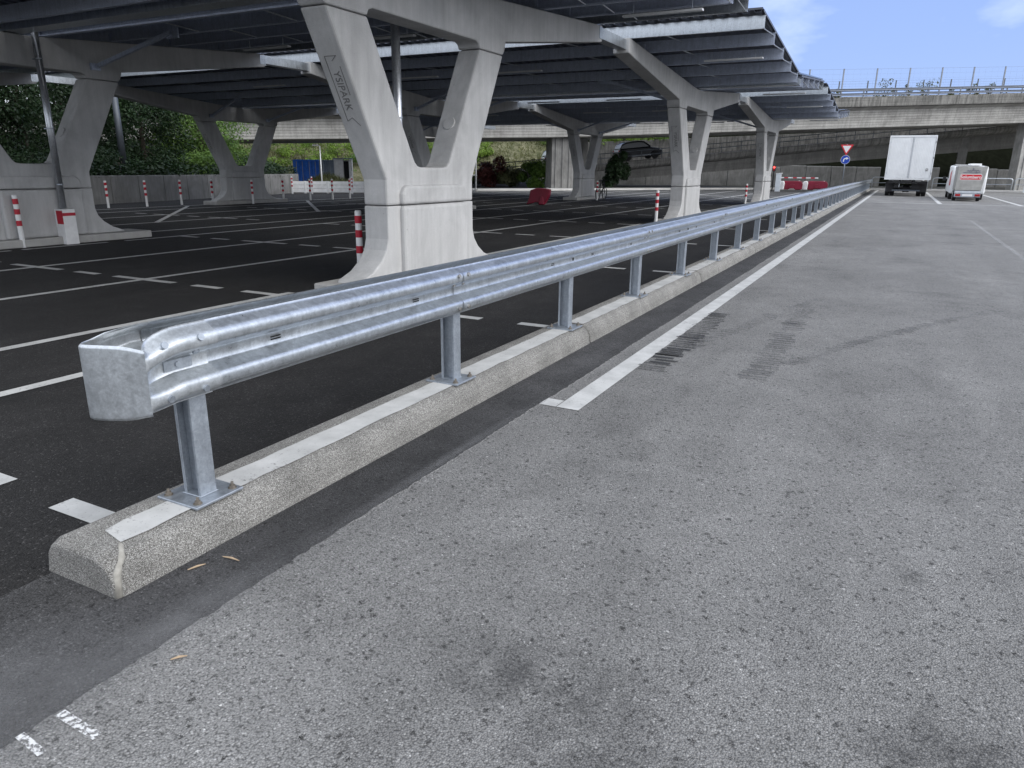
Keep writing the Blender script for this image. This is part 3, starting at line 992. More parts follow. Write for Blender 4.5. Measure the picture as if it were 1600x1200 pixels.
def make_column(loc, label, front):
    c = thing('canopy_column', loc, label, 'column', 'Y shaped concrete canopy columns')
    mb = MB()
    mb.box(-TH - 0.22, 0.22, -1.85, 2.15, 0.0, 0.15)
    mb.build('plinth', 'plinth_concrete', c, bevel=0.02)
    base = [(-1.68, 0.151), (-1.64, 0.185), (-1.40, 0.27), (-1.22, 0.39), (-1.11, 0.52), (-1.065, 0.66), (-1.06, 1.072)]
    poly = base + [(-y, z) for y, z in base[::-1]]
    mb = MB()
    mb.prism(poly, 'x', -TH, 0.0)
    b = mb.build('base', 'precast', c, bevel=0.025, seg=2)
    mb = MB()
    mb.box(-TH - 0.075, 0.075, -0.80, 0.80, 0.1515, 1.0715)
    mb.build('panel', 'precast', b, bevel=0.05, seg=3)
    leg = [(-1.06, 1.082), (-1.06, 1.40), (-1.10, 1.48), (-2.01, 3.223), (-1.30, 3.223), (-0.47, 1.70), (-0.42, 1.62), (-0.36, 1.572), (-0.28, 1.555)]
    poly = leg + [(-y, z) for y, z in leg[::-1]]
    mb = MB()
    mb.prism(poly, 'x', -TH, 0.0)
    l = mb.build('legs', 'precast', c, bevel=0.028, seg=2)
    pp = [(-0.80, 1.083), (-0.80, 1.22), (-0.765, 1.29), (-0.69, 1.325), (0.69, 1.325), (0.765, 1.29), (0.80, 1.22), (0.80, 1.083)]
    mb = MB()
    mb.prism(pp, 'x', -TH - 0.07, 0.07)
    mb.build('panel', 'precast', l, bevel=0.04, seg=3)
    # cast dimple on the inner side of the legs
    mb = MB()
    nrm = Vector((0, -1.53, 0.83)).normalized()
    mb.disc(Vector((-TH / 2, 0.72, 2.17)) + nrm * -0.03, nrm, 0.10, 0.045, 18)
    mb.build('cast_boss', 'precast', l, bevel=0.012)
    half = [(-1.30, 3.233), (-1.27, 3.295), (-1.19, 3.325)]
    low = [(-2.01, 3.233), (-2.06, 3.30), (-2.10, 3.43)]
    poly = [(-6.53, 4.34), (-6.53, 4.03)] + low[::-1] + half + [(-y, z) for y, z in half[::-1]] + [(-y, z) for y, z in low] + [(6.2, 4.01), (6.2, 4.315), (0.28, ZV + 0.03), (-0.28, ZV + 0.03)]
    mb = MB()
    mb.prism(poly, 'x', -TH, 0.0)
    bm_ = mb.build('beam', 'precast', c, bevel=0.02, seg=2)
    # steel tail towards the next column's beam tip
    lk = MB()
    lk.bar((-TH / 2 + 0.11, 6.0, 4.20), (-TH / 2 + 0.11, 7.92, 4.205), 0.012, 0.20)
    lk.bar((-TH / 2 - 0.11, 6.0, 4.20), (-TH / 2 - 0.11, 7.92, 4.205), 0.012, 0.20)
    lk.bar((-TH / 2, 6.22, 4.296), (-TH / 2, 7.86, 4.30), 0.20, 0.010)
    lk.bar((-TH / 2, 6.22, 4.106), (-TH / 2, 7.86, 4.11), 0.20, 0.010)
    lk.box(-TH - 0.012, 0.012, 6.03, 6.216, 4.06, 4.27)
    lk.build('link_beam', 'galvanised', bm_)
    # knee braces up to the purlins
    for sx in ((1, -1) if front else (-1,)):
        x0 = 0.0 if sx > 0 else -TH
        for yb in (1.5, -1.5):
            mb = MB()
            ye = yb + (0.38 if yb > 0 else -0.38)
            mb.bar((x0 + sx * 0.03, yb, 3.46), (x0 + sx * 1.95, ye, zroof(ye) + 0.05), 0.07, 0.07)
            mb.box(x0 + sx * 0.002, x0 + sx * 0.06, yb - 0.10, yb + 0.10, 3.40, 3.53)
            mb.box(x0 + sx * 1.80, x0 + sx * 2.15, ye - 0.012, ye + 0.012, zroof(ye) - 0.06, zroof(ye) + 0.16)
            mb.build('knee_brace', 'shaded_purlin_steel', bm_)
    # letters down the leg that faces the entrance; dark grey paints engraving shade
    dn = Vector((0, 2.01 - 1.10, 1.48 - 3.223)).normalized()      # down the slope of the near leg
    nf = Vector((0, -0.887, -0.463))                               # outward normal of that face
    nf = (nf - dn * nf.dot(dn)).normalized()
    xd = Vector((1, 0, 0))
    ctr = Vector((-TH * 0.50, -1.66, 2.553))
    ctr = Vector((-TH * 0.50, -2.01, 3.223)) + dn * 0.93
    mat4 = Matrix(((dn.x, xd.x, nf.x, ctr.x + nf.x * 0.001), (dn.y, xd.y, nf.y, ctr.y + nf.y * 0.001), (dn.z, xd.z, nf.z, ctr.z + nf.z * 0.001), (0, 0, 0, 1)))
    text_mesh('recess_shade_lettering', "YSIPARK", 0.135, 0.004, 'recess_shade_lettering', mat4 @ Matrix.Diagonal((0.92, 1, 1, 1)), l, offset=0.0)
    mb = MB()
    q = lambda a, b: ctr + dn * a + xd * b + nf * 0.002
    for a, b in (((-0.40, 0.08), (-0.40, -0.085)), ((-0.40, -0.085), (0.36, -0.085)), ((-0.40, 0.08), (-0.345, 0.0)), ((0.36, -0.085), (0.32, 0.0)), ((0.32, 0.0), (0.42, 0.085)), ((-0.28, 0.088), (0.05, 0.088))):
        mb.bar(q(*a), q(*b), 0.007, 0.007, up=nf)
    mb.build('emblem_outline', 'recess_shade_lettering', l)
    return c


labels = {
    ('A', 0): 'largest pale concrete Y shaped column right behind the near end of the guardrail',
    ('A', 1): 'pale concrete Y shaped column behind the guardrail, second along it from the camera',
    ('A', 2): 'pale concrete Y shaped column farthest along the guardrail, left of the grey gate cabinet',
    ('B', 0): 'big shaded concrete Y shaped column at the left edge with a steel downpipe in front',
    ('B', 1): 'dark concrete Y shaped column seen through the open V of the largest column',
    ('B', 2): 'concrete Y shaped column with a bicycle at its base near the red barrier on its own',
    ('C', 0): 'concrete Y shaped column mostly hidden behind the one with the downpipe at far left',
    ('C', 1): 'shaded concrete Y shaped column standing in front of the retaining wall and trees',
    ('C', 2): 'far concrete Y shaped column of the back row hidden behind the nearer ones',
}
for row in 'ABC':
    if row != 'C':
        c0 = None
    for k, yc in enumerate(YC):
        loc = (ROWX[row], yc, 0)
        if c0 is None:
            c0 = make_column(loc, labels[row, k], row != 'A')
        else:
            c = copy_tree(c0)
            c.location = loc
            c['label'] = labels[row, k]

# ------------------------------------------------------------------ canopy roofs
XR, XL = -2.93, -27.6
PUR = [-6.38, -4.98, -3.52, -2.06, -0.62, 0.62, 2.06, 3.52, 4.9, 6.18]
PH = 0.25
prof = []
x = XL
while x < XR:
    prof += [(x, 0.0), (x + 0.10, 0.0), (x + 0.13, 0.045), (x + 0.22, 0.045), (x + 0.25, 0.0)]
    x += 0.25
prof = [(min(px, XR), pz) for px, pz in prof]
roof_labels = ['nearest butterfly shaped solar roof spreading over the largest concrete column', 'middle butterfly shaped solar roof with a bright front purlin, over the second columns', 'farthest butterfly shaped solar roof, lowest in the picture, ending near the road sign']
r0 = None


def make_roof(label):
    r = thing('canopy_roof', (0, 0, 0), label, 'solar roof', 'butterfly solar roofs of the car park')
    for rel in PUR:
        s_ = 1 if rel < 0 else -1          # flanges point to the valley
        zb = zroof(rel) + 0.012
        mb = MB()
        mb.box(XL, XR, rel - 0.003, rel + 0.003, zb, zb + PH)
        mb.box(XL, XR, rel + s_ * 0.003, rel + s_ * 0.075, zb, zb + 0.006)
        mb.box(XL, XR, rel + s_ * 0.003, rel + s_ * 0.075, zb + PH - 0.006, zb + PH)
        mb.box(XL, XR, rel + s_ * 0.069, rel + s_ * 0.075, zb + 0.006, zb + 0.028)
        mb.build('purlin', 'shaded_purlin_steel' if abs(rel) < 6 else 'galvanised', r)  # outermost purlins take the lighter, lit copy of the steel
    for s_ in (-1, 1):
        r_in, r_out = s_ * 0.18, (-6.62 if s_ < 0 else 6.42)
        mb = MB()
        zi, zo = zroof(r_in) + PH + 0.016, zroof(r_out) + PH + 0.016
        mb.sweep(prof, [(0, (0, r_in), (1, 0), zi), (1, (0, r_out), (1, 0), zo)], closed=False)
        mb.build('deck', 'deck_sheet', r, solid=0.004)
        mb = MB()
        a, b = (r_in, r_out - s_ * 0.12)
        vs = []
        for rel in (a, b):
            for dz in (0.075, 0.115):
                for xx in (XL + 0.05, XR - 0.05):
                    vs.append((xx, rel, zroof(rel) + PH + 0.016 + dz))
        mb.add(vs, [(0, 1, 3, 2), (4, 6, 7, 5), (0, 4, 5, 1), (2, 3, 7, 6), (0, 2, 6, 4), (1, 5, 7, 3)])
        mb.build('solar_panel', 'solar_glass', r)
    mb = MB()
    mb.prism([(-0.17, ZV + 0.22), (-0.17, ZV + 0.045), (0.17, ZV + 0.045), (0.17, ZV + 0.22), (0.16, ZV + 0.22), (0.16, ZV + 0.055), (-0.16, ZV + 0.055), (-0.16, ZV + 0.22)], 'x', XL, XR)
    mb.build('gutter', 'galvanised', r)
    for xx in (XR - 0.03, -5.0, -7.4, -9.9, -12.4, -17.4, -20, -22.5):
        for a, b in zip(PUR[:-1], PUR[1:]):
            if abs(a - b) < 1.3 and abs(a) < 1:
                continue
            out, inn = (a, b) if abs(a) > abs(b) else (b, a)
            mb = MB()
            mb.tube([(xx, out, zroof(out) + 0.02), (xx, inn, zroof(inn) + PH - 0.05)], 0.011, 6)
            mb.build('tie_rod', 'galvanised', r)
    # short stubs that carry the purlins on the concrete beams
    for row in 'AB':
        for rel in PUR[1:-1]:
            mb = MB()
            mb.box(ROWX[row] - 0.24, ROWX[row] - 0.14, rel - 0.05, rel - 0.005, zroof(rel) - 0.05, zroof(rel) + 0.2)
            mb.build('purlin_cleat', 'shaded_purlin_steel', r)
    return r


for k, yc in enumerate(YC):
    if r0 is None:
        r0 = make_roof(roof_labels[0])
        r = r0
    else:
        r = copy_tree(r0)
        r['label'] = roof_labels[k]
    r.location = (0, yc, 0)

# strip lights hung under the purlins
lamp0 = None
lw = ['near end', 'middle', 'far end']
rown = {-3.93: 'open right edge', -9.6: 'first parking row', -12.9: 'second parking row', -18.8: 'back parking row'}
for k, yc in enumerate(YC):
    for rel, wn_ in ((-4.35, 'near wing'), (4.2, 'far wing')):
        if (k == 0 and rel < 0):
            continue
        for xx, rn in rown.items():
            lab = f"strip light under the {wn_} of the {('nearest', 'middle', 'farthest')[k]} roof, over the {rn}"
            lab = lab.replace('open right edge', 'right edge')
            z = zroof(rel) - 0.13
            if lamp0 is None:
                lamp0 = thing('strip_light', (xx, yc + rel, z), lab, 'light', 'strip lights under the solar roofs')
                mb = MB()
                mb.box(-0.68, 0.68, -0.055, 0.055, 0, 0.035)
                mb.build('channel', 'lamp_white', lamp0, bevel=0.006)
                mb = MB()
                mb.box(-0.64, 0.64, -0.02, 0.02, -0.004, 0.0)
                mb.build('lens', 'cabinet_grey', lamp0)
                for sx in (-0.5, 0.5):
                    mb = MB()
                    mb.bar((sx, 0.0, 0.034), (sx, 0.0, 0.20), 0.02, 0.004)
                    mb.build('hanger', 'galvanised', lamp0)
            else:
                c = copy_tree(lamp0)
                c.location = (xx, yc + rel, z)
                c['label'] = lab

# rain downpipes
for x, y, lab, zlo in ((-14.82, 8.92, 'shiny steel downpipe in front of the big shaded column at the left edge', 0.70), (-6.36, 8.70, 'steel downpipe seen through the open V of the largest column', 0.15)):
    d = thing('downpipe', (x, y, 0), lab, 'downpipe', 'downpipes from the roof gutters')
    mb = MB()
    mb.tube([(0, 0, zlo), (0, 0, 3.93)], 0.062, 16)
    mb.build('pipe', 'steel_pipe', d, smooth=True)
    for zz in (1.15, 2.2, 3.45):
        mb = MB()
        mb.tube([(0, 0, zz), (0, 0, zz + 0.025)], 0.068, 16)
        mb.bar((-0.06, 0, zz + 0.012), (-0.18, 0, zz + 0.012), 0.03, 0.02)
        mb.build('pipe_clamp', 'galvanised_dull', d)
bx = thing('pipe_guard', (-14.80, 8.92, 0), 'white metal guard box with a red stripe round the foot of the downpipe', 'guard box')
mb = MB()
mb.box(-0.13, 0.13, -0.13, 0.13, 0.0, 0.69)
mb.build('casing', 'white_plastic', bx, bevel=0.008)
mb = MB()
mb.box(0.131, 0.134, -0.13, 0.13, 0.56, 0.62)
mb.build('red_stripe', 'red_plastic', bx)
mb = MB()
mb.box(-0.07, 0.131, -0.134, -0.131, 0.40, 0.66)
mb.build('red_stripe', 'red_plastic', bx)

# ------------------------------------------------------------------ red and white bollards
bo_list = [
    ((-14.82, 8.03), 'striped bollard at the far left, in front of the big shaded column'),
    ((-26.1, 17.4), 'striped bollard before the retaining wall, nearest to the big shaded column'),
    ((-25.95, 18.9), 'striped bollard before the retaining wall, second from the big shaded column'),
    ((-26.1, 20.6), 'striped bollard before the retaining wall, second from the column standing there'),
    ((-26.3, 22.35), 'striped bollard before the retaining wall, beside the plinth of the column there'),
    ((-24.55, 22.95), 'striped bollard in front of the column that stands by the retaining wall'),
    ((-25.9, 26.1), 'striped bollard right of the column by the retaining wall, at its plinth end'),
    ((-25.1, 27.05), 'leftmost striped bollard of the row before the white low fence'),
    ((-24.9, 28.4), 'middle striped bollard of the row before the white low fence'),
    ((-25.1, 29.95), 'striped bollard of the row before the white low fence, left of its last one'),
    ((-25.4, 31.7), 'last striped bollard before the white low fence, half behind the largest column'),
    ((-6.50, 7.90), 'red and white bollard close behind the largest column, left of its base'),
    ((-6.25, 21.1), 'red and white bollard beside the second column along the guardrail'),
    ((-6.3, 35.4), 'red and white bollard beside the farthest column along the guardrail'),
    ((-14.1, 36.6), 'striped bollard at the base of the column with the bicycle'),
    ((-31.9, 32.9), 'small far striped bollard at the left end of the white low fence'),
    ((-31.0, 33.6), 'small far striped bollard before the white low fence, second from its left end'),
    ((-29.3, 35.2), 'small far striped bollard before the middle of the white low fence'),
    ((-28.4, 36.2), 'small far striped bollard before the right half of the white low fence'),
    ((-27.9, 36.6), 'small far striped bollard before the right end of the white low fence'),
]
b0 = None
for (x, y), lab in bo_list:
    if b0 is None:
        b0 = thing('bollard', (x, y, 0), lab, 'bollard', 'red and white striped bollards')
        mb = MB()
        mb.tube([(0, 0, 0), (0, 0, 0.97), (0, 0, 0.985)], [0.045, 0.045, 0.036], 16)
        mb.build('pole', 'white_plastic', b0, smooth=False)
        for z in (0.46, 0.675, 0.865):
            mb = MB()
            mb.tube([(0, 0, z - 0.05), (0, 0, z + 0.05)], 0.0475, 16)
            mb.build('red_band', 'red_plastic', b0)
    else:
        c = copy_tree(b0)
        c.location = (x, y, 0)
        c['label'] = lab

# bicycle leaning at the column base, very small in the picture
bk = thing('bicycle', (-14.12, 37.25, 0), 'small black bicycle leaning by the base of the far column', 'bicycle')
for yy in (-0.5, 0.5):
    mb = MB()
    mb.tube([(0.0, yy + 0.32 * math.cos(a * math.pi / 8), 0.33 + 0.32 * math.sin(a * math.pi / 8)) for a in range(17)], 0.024, 6, cap=False)
    mb.build('wheel', 'tyre_rubber', bk)
mb = MB()
for a, b in (((0, -0.5, 0.33), (0, -0.18, 0.85)), ((0, -0.18, 0.85), (0, 0.34, 0.85)), ((0, 0.34, 0.95), (0, 0.5, 0.33)), ((0, -0.18, 0.95), (0, -0.02, 0.32)), ((0, -0.02, 0.32), (0, 0.36, 0.78)), ((0, -0.5, 0.33), (0, -0.02, 0.32))):
    mb.tube([a, b], 0.022, 6)
mb.build('frame', 'chassis_black', bk)
mb = MB()
mb.box(-0.06, 0.06, -0.30, -0.06, 0.95, 1.0)
mb.build('saddle', 'chassis_black', bk, bevel=0.02)
mb = MB()
mb.tube([(-0.25, 0.30, 1.02), (0, 0.36, 1.0), (0.25, 0.30, 1.02)], 0.018, 6)
mb.build('handlebar', 'chassis_black', bk)
#@@PART2
# ------------------------------------------------------------------ viaduct and slip road behind the car park
VD, VN, VO = Vector((0.783, 0.622)), Vector((-0.622, 0.783)), Vector((-23.5, 53.0))


def vpt(s, t, z=0.0):
    p = VO + VD * s + VN * t
    return Vector((p.x, p.y, z))


def zb_via(s):
    return 3.90 + (0.0455 * s if s > 0 else 0.0235 * s)


def frames_via(s0, s1, step, zf, t0=0.0):
    out = []
    n = max(1, int(round((s1 - s0) / step)))
    for i in range(n + 1):
        s = s0 + (s1 - s0) * i / n
        p = VO + VD * s + VN * t0
        out.append((s, (p.x, p.y), (VN.x, VN.y), zf(s)))
    return out


S0, S1 = -75, 95
via = thing('viaduct', tuple(vpt(0, 0)), 'weathered concrete road viaduct crossing behind the car park', 'viaduct')
OFF = -vpt(0, 0)


def loc_build(mb, name, mat, parent, **kw):
    """geometry given in world coordinates, stored relative to the parent thing"""
    root = parent
    while root.parent is not None:
        root = root.parent
    o = root.location
    mb.v = [(a - o.x, b - o.y, c - o.z) for a, b, c in mb.v]
    return mb.build(name, mat, parent, **kw)


mb = MB()
mb.sweep([(0.0, 0.0), (-0.12, 0.9), (-0.16, 1.33), (-0.72, 1.50), (-0.74, 1.86), (5, 2.0), (10.74, 2.95), (10.72, 2.5), (9.7, 1.4), (9.5, 0.0)], frames_via(S0, S1, 5, zb_via))
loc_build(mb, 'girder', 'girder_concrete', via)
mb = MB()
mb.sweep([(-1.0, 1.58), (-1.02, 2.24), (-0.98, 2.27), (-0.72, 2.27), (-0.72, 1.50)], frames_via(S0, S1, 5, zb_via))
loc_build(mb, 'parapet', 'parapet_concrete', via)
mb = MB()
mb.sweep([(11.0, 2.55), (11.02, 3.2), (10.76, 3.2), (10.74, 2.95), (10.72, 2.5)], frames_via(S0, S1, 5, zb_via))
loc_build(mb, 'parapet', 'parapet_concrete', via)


def pier(s, t0, t1, w, top, lab_parent, mat='shaded_pier_concrete'):
    mb = MB()
    c = vpt(s, (t0 + t1) / 2)
    a, b = VD * w / 2, VN * (t1 - t0) / 2
    ch = 0.12
    prof_ = []
    for sa, sb in ((-1, -1), (1, -1), (1, 1), (-1, 1)):
        prof_.append((c.x + a.x * sa + b.x * sb, c.y + a.y * sa + b.y * sb))
    mb.prism(prof_, 'z', 0.0, top)
    # vertical ribs from the shuttering
    for sgn in (-0.5, 0.0, 0.5):
        q = vpt(s + sgn * w * 0.62, t0 - 0.03)
        mb.prism([(q.x - VD.x * 0.06 - VN.x * 0.05, q.y - VD.y * 0.06 - VN.y * 0.05), (q.x + VD.x * 0.06 - VN.x * 0.05, q.y + VD.y * 0.06 - VN.y * 0.05), (q.x + VD.x * 0.06 + VN.x * 0.05, q.y + VD.y * 0.06 + VN.y * 0.05), (q.x - VD.x * 0.06 + VN.x * 0.05, q.y - VD.y * 0.06 + VN.y * 0.05)], 'z', 0.0, top - 0.002)
    return loc_build(mb, 'pier', mat, lab_parent)


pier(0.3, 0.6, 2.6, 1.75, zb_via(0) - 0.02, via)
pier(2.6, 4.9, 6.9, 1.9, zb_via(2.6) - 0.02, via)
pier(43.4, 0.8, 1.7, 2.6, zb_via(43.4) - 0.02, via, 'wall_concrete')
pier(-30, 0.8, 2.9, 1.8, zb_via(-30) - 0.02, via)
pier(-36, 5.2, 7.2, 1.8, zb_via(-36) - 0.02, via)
mb = MB()
q = vpt(2.9, 2.75)
mb.tube([(q.x + 0.5, q.y - 0.55, 0.0), (q.x + 0.5, q.y - 0.55, zb_via(3))], 0.11, 10)
loc_build(mb, 'drain_pipe', 'lamp_white', via, smooth=True)


def rail_run(name, lab, t, s0, s1, step, ztop, zfoot, rails, group=None, mat='galvanised_dull', post_w=0.10, cat='crash barrier', rh=0.16):
    root = thing(name, tuple(vpt((s0 + s1) / 2, t)), lab, cat, group)
    for zr in rails:
        mb = MB()
        fr = frames_via(s0, s1, 5, lambda s: ztop(s) + zr, t)
        if rh > 0.1:
            mb.sweep([(0.0, 0.0), (-0.07, rh * 0.18), (-0.02, rh * 0.5), (-0.07, rh * 0.82), (0.0, rh), (0.03, rh * 0.5)], fr)
        else:
            mb.sweep([(0, 0), (-rh, 0), (-rh, rh), (0, rh)], fr)
        loc_build(mb, 'rail', mat, root)
    s = s0 + 0.4
    while s < s1:
        mb = MB()
        a, b = vpt(s, t + 0.06, zfoot(s)), vpt(s, t + 0.06, ztop(s) + rails[-1] + rh)
        mb.bar(a, b, post_w, post_w * 0.7, up=(VD.x, VD.y, 0))
        loc_build(mb, 'post', mat, root)
        s += step
    return root


rail_run('crash_barrier', 'galvanised two rail crash barrier along the near edge of the viaduct', -0.86, -20, 62, 2.95, lambda s: zb_via(s) + 2.27, lambda s: zb_via(s) + 2.27, (0.14, 0.48), rh=0.20, mat='aged_rail')
rail_run('crash_barrier', 'crash barrier seen beyond the first one along the far edge of the viaduct', 10.6, 10, 72, 3.2, lambda s: zb_via(s) + 3.2, lambda s: zb_via(s) + 3.2, (0.45,), rh=0.25, mat='dark_steel')


def fence_run(lab, t, s0, s1, step, z0, h, mat):
    root = thing('safety_fence', tuple(vpt((s0 + s1) / 2, t)), lab, 'fence', 'tall safety fences on the viaduct')
    s = s0
    while s < s1:
        mb = MB()
        mb.bar(vpt(s, t, z0(s)), vpt(s, t, z0(s) + h), 0.085, 0.085, up=(VD.x, VD.y, 0))
        loc_build(mb, 'post', mat, root)
        s += step
    mb = MB()
    for k in range(5):
        zz = h * (0.30 + 0.68 * k / 4)
        r_ = 0.006 if k in (0, 4) else 0.003
        for a in range(int(s0), int(s1), 4):
            mb.tube([vpt(a, t - 0.05, z0(a) + zz), vpt(a + 4, t - 0.05, z0(a + 4) + zz)], r_, 4, cap=False)
    a = s0
    while a < s1:
        mb.tube([vpt(a, t - 0.05, z0(a) + h * 0.3), vpt(a, t - 0.05, z0(a) + h * 0.98)], 0.002, 3, cap=False)
        a += 0.6
    o = loc_build(mb, 'wire_mesh', mat, root)
    o['kind'] = 'stuff'
    return root


fence_run('tall thin wire fence rising above the near edge of the viaduct', -0.80, 7.9, 62, 2.95, lambda s: zb_via(s) + 2.27, 2.15, 'aged_rail')
fence_run('second wire fence farther back on the viaduct, showing lower behind the first', 10.75, 24.0, 72, 3.05, lambda s: zb_via(s) + 3.25, 1.35, 'dark_steel')


# ---- foliage helpers
def leaves(mb, c, rad, n, size, rr, clumps=9, flat=0.75, fill=0.35):
    """leaf-sized quads gathered in uneven clumps through an ellipsoid"""
    cl = []
    for _ in range(clumps):
        d = Vector((rr.gauss(0, 1), rr.gauss(0, 1), rr.gauss(0, 1))).normalized()
        q = rr.uniform(0.35, 0.95)
        cl.append((Vector((d.x * rad[0] * q, d.y * rad[1] * q, d.z * rad[2] * q)), rr.uniform(0.26, 0.52)))
    for _ in range(n):
        o, k = rr.choice(cl)
        d = Vector((rr.gauss(0, 1), rr.gauss(0, 1), rr.gauss(0, 1))).normalized() * (rr.uniform(fill, 1) ** 0.6)
        p = Vector(c) + o + Vector((d.x * rad[0] * k, d.y * rad[1] * k, d.z * rad[2] * k))
        if p.z < 0.05:
            continue
        nrm = (d + Vector((rr.gauss(0, .5), rr.gauss(0, .5), rr.gauss(0, .5) + 0.5))).normalized()
        a = nrm.orthogonal().normalized()
        a = (Matrix.Rotation(rr.uniform(0, 6.28), 3, nrm) @ a)
        b = nrm.cross(a)
        s_ = size * rr.uniform(0.6, 1.3)
        a, b = a * s_, b * s_ * flat * 0.6
        mb.add([p - a, p + b, p + a, p - b], [(0, 1, 2, 3)])


def tree(name, x, y, z0, h, rad, n, size, leaf, seed, lab, cat, group, trunk=0.0, clumps=14, cz=None):
    rr = random.Random(seed)
    t_ = thing(name, (x, y, z0), lab, cat, group)
    mb = MB()
    leaves(mb, (0, 0, cz if cz is not None else h - rad[2] * 0.85), rad, n, size, rr, clumps)
    mb.build('crown' if trunk else 'foliage', leaf, t_, fixn=False)
    mb = MB()
    th = h * 0.75
    r0_ = max(trunk, 0.03)
    base = Vector((0, 0, -0.1))
    top = Vector((rr.uniform(-.3, .3), rr.uniform(-.3, .3), th))
    mid = base.lerp(top, 0.5) + Vector((rr.uniform(-.15, .15), rr.uniform(-.15, .15), 0))
    mb.tube([base, mid, top], [r0_, r0_ * 0.7, r0_ * 0.25], 7)
    for _ in range(6 if trunk else 4):
        s_ = mid.lerp(top, rr.uniform(-0.4, 0.8))
        e_ = s_ + Vector((rr.uniform(-1, 1) * rad[0] * 0.7, rr.uniform(-1, 1) * rad[1] * 0.7, rr.uniform(0.2, 0.8) * rad[2]))
        mb.tube([s_, s_.lerp(e_, 0.5) + Vector((0, 0, 0.1)), e_], [r0_ * 0.45, r0_ * 0.3, r0_ * 0.1], 5)
    mb.build('trunk' if trunk else 'stem', 'bark', t_)
    return t_


def weed(s, t, z, h, lab, seed):
    p = vpt(s, t, z)
    tree('weed', p.x, p.y, p.z, h, (h * 0.42, h * 0.42, h * 0.5), 260, 0.085, 'leaf_olive', seed, lab, 'weed', 'weeds on the viaduct', clumps=6)


for k, (s, h, lab) in enumerate(((22.8, 0.8, 'small weed on the viaduct edge nearest the solar roof'),
                                 (27.2, 1.5, 'tallest thin weed standing up in the viaduct fence'),
                                 (29.2, 1.0, 'wispy weed between two fence posts of the viaduct, above the lorry'),
                                 (31.1, 1.7, 'leafy weed climbing one post of the viaduct fence'),
                                 (35.4, 1.0, 'broad low weed on the viaduct, right of the lorry'),
                                 (37.0, 1.1, 'rightmost big weed on the viaduct near the picture edge'),
                                 (33.6, 0.7, 'low weed tuft on the viaduct right above the trailer'))):
    weed(s, 0.2, zb_via(s) + 1.95, h + 0.25, lab, 40 + k)


# ---- slip road that climbs behind the viaduct
def z_ramp(s):
    return 1.48 + 0.0965 * s


rampt = thing('slip_road', tuple(vpt(20, 9)), 'stained concrete slip road climbing to the right behind the viaduct', 'slip road')
mb = MB()
mb.sweep([(0.0, 0.0), (-0.10, -0.06), (-0.13, -0.28), (-0.05, -0.52), (0.18, -0.68), (0.95, -0.78), (0.95, -0.60), (7.6, -0.60), (7.8, -0.1), (6.3, -0.14), (0.3, -0.14), (0.28, 0.0)], frames_via(-14, 62, 3, z_ramp, 9))
loc_build(mb, 'deck', 'ramp_concrete', rampt)
mb = MB()
fr = frames_via(6.9, 62, 3, lambda s: 0.0, 9)
vsn = []
for (s, o, td, z0) in fr:
    zt_, zb_ = z_ramp(s) - 0.74, 0.07 + 0.0795 * s
    for tt, zz in ((0.9, zt_), (1.5, zt_), (1.5, zb_), (0.9, zb_)):
        vsn.append((o[0] + td[0] * tt, o[1] + td[1] * tt, zz))
fs = []
for k in range(len(fr) - 1):
    for i in range(4):
        j = (i + 1) % 4
        mb.uv[len(fs)] = [(fr[k][0], i * 0.6), (fr[k + 1][0], i * 0.6), (fr[k + 1][0], i * 0.6 + 0.6), (fr[k][0], i * 0.6 + 0.6)]
        fs.append((k * 4 + i, (k + 1) * 4 + i, (k + 1) * 4 + j, k * 4 + j))
mb.add(vsn, fs)
loc_build(mb, 'edge_beam', 'beam_concrete', rampt)
mb = MB()
a, b = vpt(5.0, 9.1), vpt(6.95, 9.1)
c_, d_ = vpt(6.95, 16.5), vpt(5.0, 16.5)
mb.prism([(a.x, a.y), (b.x, b.y), (c_.x, c_.y), (d_.x, d_.y)], 'z', -0.1, z_ramp(5.9) - 0.62)
loc_build(mb, 'abutment', 'wall_concrete', rampt)
# the column under the slip road that shows right of the lorry
q = vpt(44.4, 9.95)
mb = MB()
mb.prism([(q.x - 0.45, q.y - 0.3), (q.x + 0.35, q.y - 0.3), (q.x + 0.35, q.y + 0.5), (q.x - 0.45, q.y + 0.5)], 'z', 0, z_ramp(44.4) - 0.7)
loc_build(mb, 'pier', 'wall_concrete', rampt)

rail_run('handrail', 'thin two bar steel railing along the climbing slip road', 8.98, -10, 60, 1.95, z_ramp, lambda s: z_ramp(s) - 0.2, (0.40, 0.80), mat='dark_steel', post_w=0.06, cat='railing', rh=0.07)

# retaining wall above the slip road
wall = thing('retaining_wall', tuple(vpt(15, 15)), 'high stained concrete wall along the far side of the slip road', 'wall')
mb = MB()
fr = frames_via(6.3, 64, 4, lambda s: 0.0, 15.2)
vsn, fs = [], []
for (s, o, td, z0) in fr:
    zt_ = min(3.76 + 0.053 * s, 7.5) if s > 2 else 3.86 + 0.03 * (s - 2)
    zl_ = z_ramp(s) - 0.45
    for tt, zz in ((0.0, zl_), (0.0, zt_), (0.35, zt_), (0.35, zl_)):
        vsn.append((o[0] + td[0] * tt, o[1] + td[1] * tt, zz))
for k in range(len(fr) - 1):
    for i in range(3):
        mb.uv[len(fs)] = [(fr[k][0], i * 4.0), (fr[k + 1][0], i * 4.0), (fr[k + 1][0], i * 4.0 + 4), (fr[k][0], i * 4.0 + 4)]
        fs.append((k * 4 + i, (k + 1) * 4 + i, (k + 1) * 4 + i + 1, k * 4 + i + 1))
mb.add(vsn, fs)
loc_build(mb, 'wall_face', 'parapet_concrete', wall)

